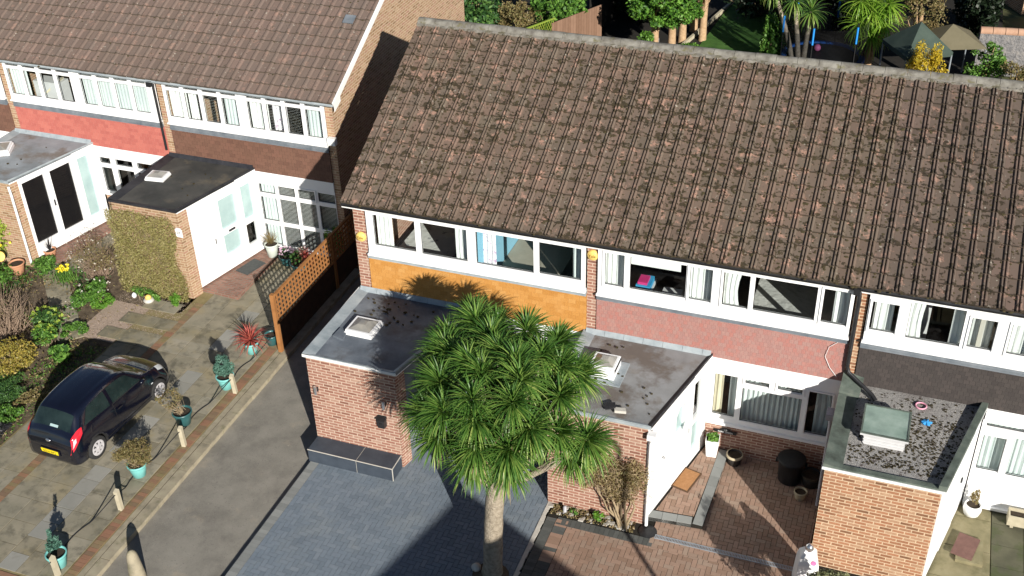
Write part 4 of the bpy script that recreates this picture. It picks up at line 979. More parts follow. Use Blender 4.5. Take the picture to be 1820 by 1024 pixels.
# ================================================================ THINGS
def rand_ell(n, c, r, shell=.35):
    a = RNG.normal(size=(n, 3)); a /= np.linalg.norm(a, axis=1)[:, None]
    return V(*c)+a*V(*r)*((shell+(1-shell)*RNG.random((n, 1)))**.6), a
def foliage(mb, c, r, n, ln, wd, mi=0, clumps=10, cs=.45, rlo=0, rhi=1, bias=.35):
    """leaf clumps spread through an ellipsoid"""
    cc, _ = rand_ell(clumps, c, V(*r)*(1-cs*.6), .5)
    per = max(4, n//clumps)
    for k in range(clumps):
        s_ = random.uniform(.6, 1.15)*cs
        p, a = rand_ell(per, cc[k], V(*r)*s_, .4)
        p[:, 2] = np.maximum(p[:, 2], .015 if c[2] < 3 else -9)
        sh = random.uniform(-.2, .2)
        mb.leaves(p, ln, wd, mi, a, bias, min(1, max(0, rlo+sh)), min(1, max(0, rhi+sh)))
    return mb
def stems(mb, base, c, r, n, rad_=.012, mi=0, spread_=.05, wig=.06):
    for _ in range(n):
        t, a = rand_ell(1, c, V(*r)*.85, .5); t = t[0]; t[2] = max(t[2], .1)
        b = V(*base)+V(random.gauss(0, spread_), random.gauss(0, spread_), 0)
        mid = (b+t)/2+RNG.normal(size=3)*wig
        mb.tube([b, b*.6+mid*.4+RNG.normal(size=3)*wig*.3, mid, t], [rad_, rad_*.85, rad_*.6, rad_*.25], 5, mi, cap=False)
    return mb
def bush(name, label, cat, loc, r, key, n, ln, wd, clumps=12, cs=.45, cz=None, nst=14, group=None, extra=(), stemkey='stem', srad=.012):
    t = thing(name, label, cat, loc, random.uniform(0, 6), group)
    cz = r[2]*.95 if cz is None else cz
    foliage(MB(), (0, 0, cz), r, n, ln, wd, clumps=clumps, cs=cs).build('foliage', key, t)
    stems(MB(), (0, 0, -.03), (0, 0, cz), r, nst, srad).build('stem', stemkey, t)
    for nm, k, n_, l_, w_, top in extra:
        mb = MB(); p, a = rand_ell(n_, (0, 0, cz), V(*r)*1.03, .85); p = p[p[:, 2] > cz*top]; a = a[:len(p)]
        mb.leaves(p, l_, w_, 0, V(0, 0, 1), .4); mb.build(nm, k, t, kind='stuff')
    return t
def blade(mb, c, az, el, L, w0, droop, mi=0, r=None, seg=5, stiff=0):
    """sword leaf: starts at c, bends down by droop"""
    h = V(math.cos(az), math.sin(az), 0); side = V(-math.sin(az), math.cos(az), 0); p = V(*c); e = el; vs = []
    prof = [.55, 1, .95, .75, .45, .03] if seg == 5 else [.8, 1, .6, .03]
    for i in range(seg+1):
        w_ = w0*prof[i]/2
        dirv = h*math.cos(e)+V(0, 0, math.sin(e)); up_ = -h*math.sin(e)+V(0, 0, math.cos(e))
        vs += [p-side*w_+up_*w_*.35, p, p+side*w_+up_*w_*.35]
        p = p+dirv*L/seg; e -= droop/seg*(i*.45+.35)
    fs = []
    for i in range(seg):
        a = i*3; fs += [(a, a+1, a+4, a+3), (a+1, a+2, a+5, a+4)]
    mb.add(vs, fs, mi, r)
def rosette(mb, c, n, L, w0=.036, down=.35, tilt=(0, 0), mi=0):
    for i in range(n):
        t = (i+.5)/n; az = i*2.39996+random.uniform(-.2, .2)
        el = math.radians(88-(88+down*100)*t**.8+random.uniform(-6, 6))
        # lean the whole head towards tilt
        dv = V(math.cos(az)*math.cos(el), math.sin(az)*math.cos(el), math.sin(el))+V(tilt[0], tilt[1], 0)*.5
        az2 = math.atan2(dv[1], dv[0]); el2 = math.atan2(dv[2], math.hypot(dv[0], dv[1]))
        blade(mb, V(*c)+dv*.04, az2, el2, L*random.uniform(.8, 1.1)*(.8+.25*min(1, t*3)), w0*random.uniform(.8, 1.15), random.uniform(.5, 1.15), mi, min(1, max(0, .15+.65*random.random()+(.2 if t > .8 else 0))))

# ---- big cordyline in front of the orange house
T = thing('cabbage_palm', 'tall many-headed spiky palm on one thick trunk on the grey block drive', 'palm tree', (5.03, -4.88, 0))
O0 = V(5.03, -4.88, 0)
mb = MB(); pts = []; rr = []
for i in range(15):
    z = i*.2; pts.append((-.09+.0125*i+.01*math.sin(i*.7), .012*math.cos(i), z-.05)); rr.append((.22 if i == 0 else .19-.0016*i)+.006*math.sin(i*2.1))
mb.tube(pts, rr, 20, cap=False)
top = V(0, 0, 2.7)
HOFF = V(.08, 0, -.38)
heads = [(5.42, -4.95, 4.95), (4.72, -5.06, 4.93), (4.87, -5.3, 4.6), (4.18, -5.08, 4.37), (4.15, -5.2, 3.6), (5.0, -5.5, 3.85), (5.55, -5.4, 3.85), (5.78, -5.1, 4.45), (6.0, -4.1, 4.45),
         (5.5, -3.6, 5.0), (4.75, -3.8, 5.1), (4.3, -4.15, 4.95), (5.85, -3.6, 4.8), (5.4, -4.5, 5.15), (5.45, -5.2, 3.25), (3.85, -4.45, 4.5), (4.85, -5.3, 3.35), (6.42, -4.6, 3.35), (6.68, -4.55, 3.7),
         (4.6, -4.3, 4.9), (5.2, -4.1, 5.2), (6.15, -4.7, 4.1), (4.3, -3.5, 4.5), (5.2, -3.3, 4.6), (4.5, -4.8, 3.4), (4.0, -3.9, 4.1), (5.0, -5.0, 4.2), (5.6, -4.8, 4.0), (3.75, -4.9, 4.05), (4.4, -3.3, 4.95), (5.0, -3.0, 5.1), (5.6, -3.0, 4.9), (5.0, -4.0, 4.4), (4.6, -3.0, 4.3), (5.6, -3.9, 4.2), (3.8, -3.7, 4.5), (6.1, -3.4, 4.4), (3.55, -3.5, 4.5), (3.95, -2.9, 4.95), (3.6, -4.1, 4.0), (4.3, -2.7, 4.7), (3.45, -3.1, 4.45), (3.75, -2.6, 4.75), (3.5, -3.6, 3.9), (4.0, -3.2, 4.0)]
limbs = MB()
heads = [V(*h)+HOFF*(1 if h[2] > 3.9 else .35) for h in heads]
heads = [V(h[0], h[1], h[2] if h[2] < 3.95 else 3.95+(h[2]-3.95)*.72) for h in heads]
for hx in heads:
    e = V(*hx)-O0; b = top+V(0, 0, random.uniform(-.5, .1)); m1 = b*.5+e*.5+V(0, 0, -.12)+RNG.normal(size=3)*.04
    limbs.tube([b, b*.75+e*.25+V((e-b)[0]*.12, (e-b)[1]*.12, -.05), m1, e-V(0, 0, .05)], [.085, .075, .06, .045], 9, cap=False)
mb.build('trunk', 'bark', T); limbs.build('branches', 'bark', T)
for hx in heads:
    e = V(*hx)-O0; out = (e-V(.1, .3, 3.6)); out = out/np.linalg.norm(out)
    mb = MB(); rosette(mb, e, 155, random.uniform(.5, .63), w0=.035, down=.5, tilt=(out[0]*.9, out[1]*.9)); mb.build('leaf_head', 'palm', T)
mb = MB()
for hx in heads:
    e = V(*hx)-O0
    for _ in range(9): blade(mb, e-V(0, 0, .08), random.uniform(0, 6.28), random.uniform(-1.2, -.5), random.uniform(.35, .6), .03, .5, 0, seg=3)
for _ in range(16):
    p = V(random.uniform(.25, .6), random.uniform(-.6, -.3), random.uniform(-.9, -.5)+4.4); blade(mb, p, random.uniform(0, 6.28), random.uniform(-1.3, .3), .22, .02, .5, 0, seg=3)
mb.build('dead_leaves', 'palmdead', T, kind='stuff')
g = MB(); c = [(4.93+.36*math.cos(a)*random.uniform(.8, 1.1), -4.92+.33*math.sin(a)*random.uniform(.8, 1.1)) for a in np.linspace(0, 6.0, 14)]; g.face([(x, y, .008) for x, y in c]); struct(g, 'soil_patch', 'soil')
g = MB(); g.lathe([(0, .0), (.09, 0), (.1, .06), (.05, .12), (0, .13)], (4.62, -4.9, 0), 9, r=.5)
single(g, 'stone', 'slatetrim', 'small pale stone at the foot of the big palm trunk', 'stone')

# ---- bench and wall fittings of the orange house
T = thing('stone_bench', 'low dark slate bench with pale edges against the brick porch wall', 'bench', (0, -2.68, 0))
hb = .335
for a, b in ((0, 1.17), (1.176, 2.02)):
    mb = MB(); mb.box(a+.008, -.462, hb-.03, b-.004, -.002, hb); mb.build('seat_slab', 'slate', T)
    mb = MB(); mb.box(a+.008, -.475, .0, b-.004, -.455, hb-.032); mb.build('front_slab', 'slate', T)
for x0, x1 in ((2.012, 2.03), (-.012, .004)): mb = MB(); mb.box(x0, -.45, .0, x1, -.002, hb-.032); mb.build('end_slab', 'slate', T)
mb = MB(); mb.box(0.0, -.478, hb-.012, 2.034, -.463, hb+.004); mb.box(2.021, -.463, hb-.012, 2.036, -.002, hb+.004); mb.box(2.021, -.478, 0, 2.036, -.463, hb-.013); mb.box(1.17, -.463, hb-.002, 1.176, -.002, hb+.001); mb.box(1.17, -.479, 0.0, 1.176, -.474, hb-.013); mb.build('edge_trim', 'slatetrim', T)
for i, (x, lab) in enumerate(((.16, 'small up-down wall light near the left end of the brick porch wall'), (1.76, 'small up-down wall light just above the black wall box on the brick porch'))):
    T = thing('wall_light', lab, 'wall light', (x, -2.68, 1.7), 0, 'lights on the orange house porch')
    mb = MB(); mb.tube([(0, -.07, -.1), (0, -.07, .1)], .035, 12); mb.build('lamp_body', 'chrome', T)
    mb = MB(); mb.box(-.04, -.04, -.05, .04, -.0, .05); mb.build('bracket', 'pvcblack', T)
T = thing('wall_box', 'black box with a rounded hood on the brick porch wall', 'wall box', (1.67, -2.68, 1.2))
mb = MB(); mb.prism([(-.075, -.11), (.075, -.11), (.09, -.001), (-.09, -.001)], -.12, .08); mb.build('box_body', 'pvcblack', T)
mb = MB(); mb.prism([(-.1, -.13), (.1, -.13), (.1, -.001), (-.1, -.001)], .08, [.1, .1, .15, .15]); mb.box(-.03, -.125, -.02, .03, -.11, .02); mb.build('hood', 'cartrim', T)
for x, z, y, lab in ((.15, 3.97, -.02, 'round yellow alarm box on the brick pier left of the orange tiles'), (W+.12, 4.49, -.02, 'round yellow alarm box high on the brick pier between the orange and pink tiles')):
    T = thing('alarm_box', lab, 'alarm box', (x, y, z), 0, 'yellow alarm boxes')
    mb = MB(); mb.lathe([(0, .07), (.095, .065), (.115, .04), (.12, 0)], n=28); o = mb.build('cover', 'alarm', T); o.rotation_euler = (math.pi/2, 0, 0)
    text('Yale', 'lettering', .09, 'goldink', T, (0, -.073, 0), (math.pi/2, 0, 0))

# ---- brown trellis fence
T = thing('trellis_fence', 'orange-brown trellis fence with boards below, along the driveway edge', 'fence', (-2.62, .25, -.05))
for y in (0, 3.02, 4.3): 
    mb = MB(); mb.box(-.05, y-.05, -.05, .05, y+.05, 1.74 if y < 1 else 1.72); mb.build('post', 'fencewood', T)
mb = MB()
for (a, b) in ((.05, 2.97), (3.07, 4.25)):
    n = int(round((b-a)/.145))
    for i in range(n+1):
        y = a+(b-a)*i/n; mb.box(-.012, y-.027, .82, .0, y+.027, 1.66)
    for k in range(7): z = .84+k*.133; mb.box(.001, a, z-.024, .012, b, z+.024)
    mb.box(-.03, a, 1.66, .03, b, 1.70)
mb.build('trellis', 'fencewood', T)
mb = MB()
for (a, b) in ((.05, 2.97), (3.07, 4.25)):
    y = a
    while y < b-.02: mb.box(-.014, y+.002, .03, .008, min(b, y+.12), .81); y += .122
    mb.box(-.03, a, .79, .02, b, .83)
mb.build('board_panel', 'fencedark', T)

# ---- bollard posts, chain
ys = [(-3.11, -7.69), (-3.04, -5.74), (-2.91, -3.59), (-2.83, -1.56), (-2.78, .12)]
labs = ['leaning pale wooden post beside the pot in the bottom left corner', 'pale wooden post second from the bottom left, standing alone', 'pale wooden post in front of the dark teal pot', 'pale wooden post touching the pot of the blue-green conifer']
for i, (x, y) in enumerate(ys[:4]):
    T = thing('wooden_post', labs[i], 'post', (x, y, 0), random.uniform(-.2, .2), 'low posts along the driveway edge'); T.rotation_euler[0] = random.uniform(-.04, .04); T.rotation_euler[1] = random.uniform(-.05, .05)
    mb = MB(); mb.box(-.045, -.045, -.05, .045, .045, .5); mb.prism([(-.045, -.045), (.045, -.045), (.045, .045), (-.045, .045)], .5, [.5, .5, .53, .53]); mb.build('post_shaft', 'palewood', T)
    mb = MB(); mb.tube([(0, -.06, .44), (-.02, -.07, .42), (-.03, -.05, .4)], .008, 6); mb.build('rope_hook', 'rope', T)
rl = ['black rope hanging from the bottom left post to the next one up', 'black rope running past the brown heather pot', 'black rope looping behind the dark teal pot to the conifer post', 'black rope curving from the conifer post towards the trellis']
for i in range(4):
    a, b = ys[i], ys[i+1]; pts = []
    for k in range(25):
        t = k/24; sag = 1-(2*t-1)**2
        z = .44*(1-min(1, sag*1.25)) + .012; pts.append((a[0]+(b[0]-a[0])*t-.42*sag, a[1]+(b[1]-a[1])*t, z+.0))
    single(MB().tube(pts, .011, 6), 'rope', 'rope', rl[i], 'rope', group='ropes between the low posts')

# ---- concrete bollard
mb = MB(); mb.lathe([(.17, -.15), (.165, .1), (.12, .55), (.1, .68), (.07, .74), (.03, .77), (0, .775)], n=18)
single(mb, 'bollard', 'kerb', 'weathered tapering concrete bollard on the tarmac at the bottom edge', 'bollard', (-1.62, -7.18, -.11))

# ---- pots with plants along the forecourt
def pot(T, r0, r1, h, key, rimkey=None, square=False, z0=0):
    mb = MB()
    if square:
        n = 4; pr = [(r0, 0), (r1, h), (r1*.88, h), (r1*.86, h-.05)]
        vs = [(q*math.cos(math.pi/4+math.pi/2*k)*1.3, q*math.sin(math.pi/4+math.pi/2*k)*1.3, z0+z) for q, z in pr for k in range(4)]
        mb.add(vs, [(i*4+k, i*4+(k+1) % 4, (i+1)*4+(k+1) % 4, (i+1)*4+k) for i in range(3) for k in range(4)])
        mb.build('pot', key, T); mb = MB(); mb.face([(r1*.87*1.3*math.cos(math.pi/4+math.pi/2*k), r1*.87*1.3*math.sin(math.pi/4+math.pi/2*k), z0+h-.045) for k in range(4)]); mb.build('compost', 'cpot', T); return
    mb.lathe([(r0*.8, 0), (r0, .01), (r1*.93, h-.06), (r1*.93, h-.055), (r1*1.04, h-.05), (r1*1.05, h), (r1*.93, h+.002), (r1*.9, h-.05)], (0, 0, z0), 24)
    mb.build('pot', key, T)
    if rimkey: mb = MB(); mb.lathe([(r1*1.055, h-.045), (r1*1.06, h+.005), (r1*.93, h+.007)], (0, 0, z0), 24); mb.build('rim', rimkey, T)
    mb = MB(); mb.disc((0, 0, z0+h-.045), r1*.92, 20); mb.build('compost', 'cpot', T)
T = thing('potted_cordyline', 'turquoise pot of spiky red leaves beside the trellis end', 'potted plant', (-3.28, -.02, 0)); pot(T, .13, .19, .33, 'turq')
mb = MB(); rosette(mb, (0, 0, .36), 75, .5, .03, .15); mb.build('foliage', 'redsp', T)
T = thing('potted_conifer', 'turquoise pot with a dense blue-green dwarf conifer', 'potted plant', (-3.13, -1.45, 0)); pot(T, .14, .21, .36, 'turq')
mb = MB(); foliage(mb, (0, 0, .66), (.26, .26, .33), 3600, .045, .022, clumps=26, cs=.34, bias=.5); mb.build('foliage', 'teal', T)
T = thing('potted_shrub', 'dark teal pot with a thin straggly olive shrub leaning left', 'potted plant', (-3.35, -2.92, 0)); pot(T, .15, .22, .36, 'dteal')
mb = MB(); foliage(mb, (-.28, .0, .62), (.34, .34, .3), 650, .05, .02, clumps=14, cs=.4); mb.build('foliage', 'brownsh', T)
mb = MB(); stems(mb, (0, 0, .3), (-.25, 0, .65), (.36, .36, .35), 26, .006, wig=.04); mb.build('stem', 'stem', T)
T = thing('potted_heather', 'turquoise pot holding a wide brown-green dome of fine twigs', 'potted plant', (-3.3, -4.72, 0)); pot(T, .14, .21, .34, 'turq')
mb = MB(); foliage(mb, (0, 0, .6), (.45, .45, .3), 4600, .055, .016, clumps=40, cs=.36); mb.build('foliage', 'brownsh', T)
mb = MB(); stems(mb, (0, 0, .3), (0, 0, .62), (.45, .45, .34), 60, .005, wig=.03); mb.build('stem', 'stem', T)
T = thing('potted_spurge', 'turquoise pot with grey-green leaves in the bottom left corner', 'potted plant', (-3.25, -7.46, 0)); pot(T, .14, .2, .34, 'turq')
mb = MB(); foliage(mb, (-.06, .05, .5), (.16, .16, .2), 420, .08, .03, clumps=8, cs=.5); foliage(mb, (-.06, .05, .75), (.05, .05, .2), 200, .05, .02, clumps=4, cs=.6); mb.build('foliage', 'teal', T)
T = thing('plant_pot', 'empty dark teal pot tucked behind the near trellis post', 'plant pot', (-2.98, .45, 0)); pot(T, .12, .17, .3, 'dteal')
T = thing('potted_grass', 'pale green pot of dry wispy grass beside the white window corner', 'potted plant', (-5.0, 4.02, .1)); pot(T, .13, .19, .42, 'creampot')
mb = MB()
for _ in range(150): blade(mb, (0, 0, .4), random.uniform(0, 6.28), random.uniform(.5, 1.4), random.uniform(.3, .5), .01, random.uniform(.2, .9), 0, seg=3)
mb.build('foliage', 'dry', T)
T = thing('flower_planter', 'teal planter with pale pink flowers under the left window', 'planter', (-4.5, 3.95, 0)); pot(T, .17, .22, .26, 'dteal')
mb = MB(); foliage(mb, (0, 0, .34), (.22, .2, .12), 300, .07, .04, clumps=8); mb.build('foliage', 'dkgreen', T)
mb = MB(); p, a = rand_ell(90, (0, 0, .4), (.22, .2, .1), .8); mb.leaves(p, .07, .06, 0, V(0, 0, 1), .6); mb.build('flowers', 'petalp', T)
T = thing('flower_planter', 'wide dark teal bowl planted with green leaves and a dark red spiky plant', 'planter', (-3.95, 3.75, 0)); pot(T, .2, .3, .28, 'dteal')
mb = MB(); foliage(mb, (-.08, -.05, .42), (.2, .18, .2), 350, .09, .04, clumps=8); mb.build('foliage', 'dkgreen', T)
mb = MB(); rosette(mb, (.14, .08, .32), 60, .42, .025, .1); mb.build('spikes', 'redsp', T)
T = thing('potted_flowers', 'small white pot with a white bloom beside the wide teal bowl', 'potted plant', (-4.12, 4.1, 0)); pot(T, .08, .11, .3, 'whitepot')
mb = MB(); p, a = rand_ell(60, (0, 0, .4), (.13, .13, .1), .6); mb.leaves(p, .08, .07, 0, V(0, 0, 1), .5); mb.build('flowers', 'petalw', T)
bush('climbing_shrub', 'leafy green plant peeping over the far end of the trellis', 'plant', (-3.05, 4.15, 0), (.28, .2, .85), 'green', 600, .11, .06, 12, nst=8)

# ---- middle forecourt pots
T = thing('square_planter', 'tall white square planter with green leaves beside the front step', 'planter', (8.28, -.27, .1), .1); pot(T, .115, .16, .46, 'whitepot', square=True)
mb = MB(); foliage(mb, (0, 0, .46), (.15, .15, .09), 260, .08, .05, clumps=8, rlo=.3); mb.build('foliage', 'green', T)
T = thing('plant_pot', 'dark pot with an ochre rim just right of the white square planter', 'plant pot', (8.78, -.3, 0)); pot(T, .13, .17, .26, 'darkpot', 'potrim')
T = thing('plant_pot', 'small ochre-rimmed pot on the red blocks in front of the black bin', 'plant pot', (10.27, -.93, 0)); pot(T, .1, .13, .2, 'potrim')
T = thing('plant_pot', 'wide dark pot in the shade right of the black bin', 'plant pot', (10.42, -.45, 0)); pot(T, .16, .2, .3, 'darkpot', 'cpot')
T = thing('compost_bin', 'large round black lidded bin against the shaded brick wall', 'bin', (9.98, -.42, 0))
mb = MB(); mb.lathe([(.23, 0), (.245, .02), (.27, .52), (.285, .53), (.285, .56)], n=30); mb.build('bin_body', 'pvcblack', T)
mb = MB(); mb.lathe([(.295, .54), (.3, .57), (.27, .59), (.1, .62), (0, .625)], n=30); mb.build('lid', 'cartrim', T)
for s_ in (-1, 1): mb = MB(); mb.ob(V(s_*.3, 0, .47), V(.025, 0, 0), V(0, .06, 0), V(0, 0, .02)); mb.build('handle', 'cartrim', T)
T = thing('doormat', 'rectangular orange-brown coir doormat on the middle front step', 'doormat', (7.95, -1.25, .1), -.24)
mb = MB(); mb.box(-.2, -.34, .002, .2, .34, .018); mb.build('border', 'coird', T); mb = MB(); mb.box(-.165, -.305, .019, .165, .305, .024); mb.build('panel', 'coir', T)
single(MB().lathe([(.0, .012), (.17, .012), (.19, .0)], n=20), 'drain_cover', 'pvcblack', 'round black drain cover at the foot of the white downpipe', 'drain cover', (7.53, -2.86, .003))
T = thing('drain_channel', 'narrow galvanised drain grating across the red block forecourt', 'drain', (7.7, -2.95, 0))
mb = MB()
for k in range(95): x = k*.03; mb.box(x, -.04, .004, x+.014, .04, .009)
mb.build('grate', 'steel', T); mb = MB(); mb.box(0, -.055, -.01, 2.86, -.041, .01); mb.box(0, .041, -.01, 2.86, .055, .01); mb.build('channel_edge', 'steel', T)
T = thing('name_sign', 'black house sign with white lettering on the brick wall under the window', 'sign', (8.5, -.03, .6))
mb = MB(); mb.prism([(-.24, -.02), (.24, -.02), (.24, 0), (-.24, 0)], -.045, .03); mb.prism([(-.09, -.02), (.09, -.02), (.09, 0), (-.09, 0)], .03, .075); mb.build('plaque', 'pvcblack', T)
text('28', 'lettering', .075, 'whiteink', T, (0, -.023, .045), (math.pi/2, 0, 0)); text('PARK GREEN', 'lettering', .055, 'whiteink', T, (0, -.023, -.012), (math.pi/2, 0, 0))
single(MB().ob(V(0, 0, .03), V(.11, .02, 0), V(-.02, .05, 0), V(0, 0, .03)), 'loose_brick', 'slatetrim', 'loose pale brick on the front edge of the grey felt porch roof', 'brick', (6.78, -2.5, 2.63))
single(MB().ob(V(0, 0, .025), V(.1, .02, .02), V(-.03, .09, 0), V(0, -.01, .02)), 'felt_scrap', 'feltedge', 'folded black scrap next to the loose brick on the porch roof', 'scrap', (6.56, -2.42, 2.63))
# climber on the middle porch
T = thing('climbing_vine', 'dry twiggy climber with thick twisted stems on the middle brick porch wall', 'climber', (7.0, -2.9, 0))
for _ in range(11):
    x1 = random.uniform(-.75, .35); z1 = random.uniform(1.0, 1.6); pts = [(random.gauss(.0, .07), random.gauss(0, .05), -.03)]
    b = random.uniform(.08, .22)*(-1 if random.random() < .6 else 1)
    for k in range(1, 7):
        t = k/6; pts.append((x1*t**1.3+b*math.sin(t*3.1)+random.gauss(0, .02), .1*t+random.gauss(0, .03), z1*t))
    mb = MB(); R_ = random.uniform(.018, .034); mb.tube(pts, [R_*(1-.1*k) for k in range(7)], 7, cap=False); mb.build('stem', 'stem', T)
mb = MB()
for (cx, cz, rx, rz, n) in ((-.35, 1.3, .55, .42, 2600), (.2, 1.35, .32, .45, 1500), (-.1, .85, .4, .25, 900), (-.75, 1.05, .25, .3, 600)):
    p, a = rand_ell(n, (cx, .06, cz), (rx, .15, rz), .1); p = p[p[:, 0] < .5]; mb.leaves(p, .07, .018, 0)
mb.build('foliage', 'dry', T)
mb = MB()
for _ in range(220):
    p = V(random.uniform(-.9, .5), random.uniform(-.1, .12), random.uniform(.7, 1.75)); q = p+RNG.normal(size=3)*V(.16, .06, .12); mb.tube([p, (p+q)/2+RNG.normal(size=3)*.03, q], [.005, .004, .002], 4, cap=False)
mb.build('twigs', 'stem', T, kind='stuff')
mb = MB(); p, a = rand_ell(420, (-.2, .1, .52), (.25, .08, .14), .1); mb.leaves(p, .1, .02, 0); mb.build('dead_tangle', 'coird', T)
bush('low_plant', 'small bright green plant in the bed under the brick porch wall', 'plant', (6.5, -2.83, -.02), (.16, .1, .1), 'bright', 260, .07, .035, 8, nst=4)
bush('low_plant', 'tiny green weed at the left end of the bed under the brick porch wall', 'plant', (5.95, -2.82, -.02), (.1, .07, .06), 'green', 90, .06, .03, 5, nst=3)
single(MB().lathe([(0, .16), (.035, .15), (.04, 0), (.06, -.02)], n=12), 'pipe_stub', 'downgrey', 'short grey pipe standing in the bed at the corner of the brick porch', 'pipe', (5.78, -2.86, 0))
g = MB()
for _ in range(26):
    R_ = random.uniform(.02, .06); g.ob(V(random.uniform(5.45, 7.2), random.uniform(-3.0, -2.72), 0), V(R_, 0, .01), V(0, R_*.7, 0), V(0, 0, R_*.4))
g.build('bed_rubble', 'slatetrim', kind='stuff')
p = RNG.random((900, 3))*V(1.75, .3, .03)+V(5.5, -3.0, -.01); g = MB(); g.leaves(p, .05, .025); g.build('leaf_litter', 'dry', kind='stuff')
# ---- front right objects
bush('round_shrub', 'rounded grey-green shrub in front of the right-hand brick porch, cut by the bottom edge', 'shrub', (11.2, -4.72, 0), (.56, .54, .56), 'grassy', 8000, .11, .026, 44, cs=.35, cz=1.32, nst=40, stemkey='stem', srad=.01)
T = thing('garden_lantern', 'white tapering casing with a silver cap standing by the drain, at the bottom edge', 'garden ornament', (10.68, -3.22, 0), .2)
mb = MB(); vs = []
for z, a, b in ((0, .22, .2), (.62, .19, .17), (.78, .16, .13), (.9, .08, .06)):
    for i, j in ((-1, -1), (1, -1), (1, 1), (-1, 1)): vs.append((i*a, j*b, z))
mb.add(vs, [(r*4+k, r*4+(k+1) % 4, r*4+4+(k+1) % 4, r*4+4+k) for r in range(3) for k in range(4)]+[(12, 13, 14, 15)]); mb.build('casing', 'whitepot', T)
mb = MB(); mb.lathe([(.075, .89), (.08, .95), (.06, 1.0), (.02, 1.03), (0, 1.032)], n=18); mb.build('cap', 'chrome', T)
mb = MB(); mb.lathe([(0, 0), (.05, 0)], n=16); o = mb.build('badge', 'pinkball', T); o.location = (.09, -.166, .7); o.rotation_euler = (1.35, 0, 0)
T = thing('round_pot', 'round white pot with a withered plant beside the right-hand white wall', 'potted plant', (13.6, -.33, 0))
mb = MB(); mb.lathe([(.08, 0), (.15, .06), (.18, .18), (.16, .3), (.14, .31), (.13, .27)], n=26); mb.build('pot', 'whitepot', T); mb = MB(); mb.disc((0, 0, .275), .135); mb.build('compost', 'cpot', T)
mb = MB(); foliage(mb, (0, .02, .48), (.1, .1, .2), 420, .06, .02, clumps=8); mb.build('foliage', 'dry', T)
single(MB().box(-.2, -.32, .0, .2, .32, .015), 'doormat', 'redmat', 'faded dark red doormat on the right-hand concrete step', 'doormat', (13.52, -1.35, .072), -.24)
T = thing('planter_trough', 'weathered wooden trough under the right-hand window', 'planter', (14.62, -.32, 0))
mb = MB(); mb.box(-.35, -.14, .06, .35, -.11, .3); mb.box(-.35, .11, .06, .35, .14, .3); mb.box(-.35, -.11, .06, -.32, .11, .3); mb.box(.32, -.11, .06, .35, .11, .3); mb.build('side_boards', 'palewood', T)
mb = MB(); mb.box(-.31, -.1, .1, .31, .1, .24); mb.build('compost', 'cpot', T)
mb = MB(); mb.box(-.28, -.13, 0, -.22, .13, .058); mb.box(.22, -.13, 0, .28, .13, .058); mb.build('feet', 'palewood', T)
mb = MB(); mb.tube([(math.cos(a)*.1, math.sin(a)*.1, 0) for a in np.linspace(0, 6.28, 24)], .015, 8); single(mb, 'ring_toy', 'pinkpl', 'pink plastic ring lying on the gravel porch roof', 'toy', (12.23, -.38, 2.53))
mb = MB(); k = 14; vs = [(0, 0, .05)]+[(math.cos(2*math.pi*i/k)*.1*(1+.2*math.sin(i*2.3)), math.sin(2*math.pi*i/k)*.09*(1+.25*math.cos(i*1.7)), .01+.025*(i % 2)) for i in range(k)]
mb.add(vs, [(0, 1+i, 1+(i+1) % k) for i in range(k)]); single(mb, 'crumpled_disc', 'bluepl', 'crumpled blue plastic disc near the pink ring on the gravel roof', 'toy', (12.36, -.87, 2.51))

# ---- left doorstep things
T = thing('doormat', 'dark grey doormat outside the white door of the ivy-walled porch', 'doormat', (-5.28, 3.3, .122), -.24); mb = MB(); mb.box(-.22, -.36, 0, .22, .36, .014); mb.build('mat', 'greymat', T)
mb = MB(); mb.box(-.2, -.33, .015, .2, .33, .018); mb.build('pile', 'greymat', T)
T = thing('number_plaque', 'small white arched house number plaque on the brick edge beside the ivy wall', 'sign', (-6.05, 1.585, 2.05), -.0)
mb = MB(); mb.prism([(-.1, -.02), (.1, -.02), (.1, 0), (-.1, 0)], -.13, .1); mb.prism([(-.065, -.02), (.065, -.02), (.065, 0), (-.065, 0)], .1, .14); mb.build('plaque', 'whitepot', T); text('27', 'lettering', .1, 'ink', T, (0, -.023, 0), (math.pi/2, 0, 0))
# ivy / clipped climber wall
T = thing('ivy_wall', 'thick olive-brown mat of clipped climber covering the porch front', 'climber', (-8.0, 1.58, 0))
mb = MB(); n = 19000
p = RNG.random((n, 3))*V(2.05, .001, 2.5); u = p[:, 0]; z = p[:, 2]
p[:, 1] = -(.03+.2*(RNG.random(n)**.5)*(1.05-.25*z/2.5)+.05*np.sin(u*5+z*3)); p[:, 0] += -.12+.0*z
keep = (u < 1.95+.1*np.sin(z*4)-.06*z) | (RNG.random(n) < .04); p = p[keep]
mb.leaves(p, .055, .022, 0, V(0, -1, .2), .3); mb.build('foliage', 'ivy', T)
mb = MB(); p = RNG.random((2500, 3))*V(.2, 1.2, 2.45)+V(-.18, 0, 0); mb.leaves(p, .055, .022, 0, V(-1, 0, .2), .3)
mb.build('side_foliage', 'ivy', T)
mb = MB()
for _ in range(500):
    q = V(random.uniform(-.1, 1.5), random.uniform(-.2, -.03), random.uniform(.0, 2.4)); mb.tube([q, q+RNG.normal(size=3)*V(.08, .04, .1), q+RNG.normal(size=3)*V(.12, .05, .16)], [.004, .003, .002], 3, cap=False)
mb.build('twigs', 'stem', T, kind='stuff')
bush('hedge_tuft', 'bright green tuft at the right foot of the ivy-covered wall', 'plant', (-6.35, 1.25, 0), (.28, .14, .14), 'bright', 700, .12, .018, 10, nst=4)
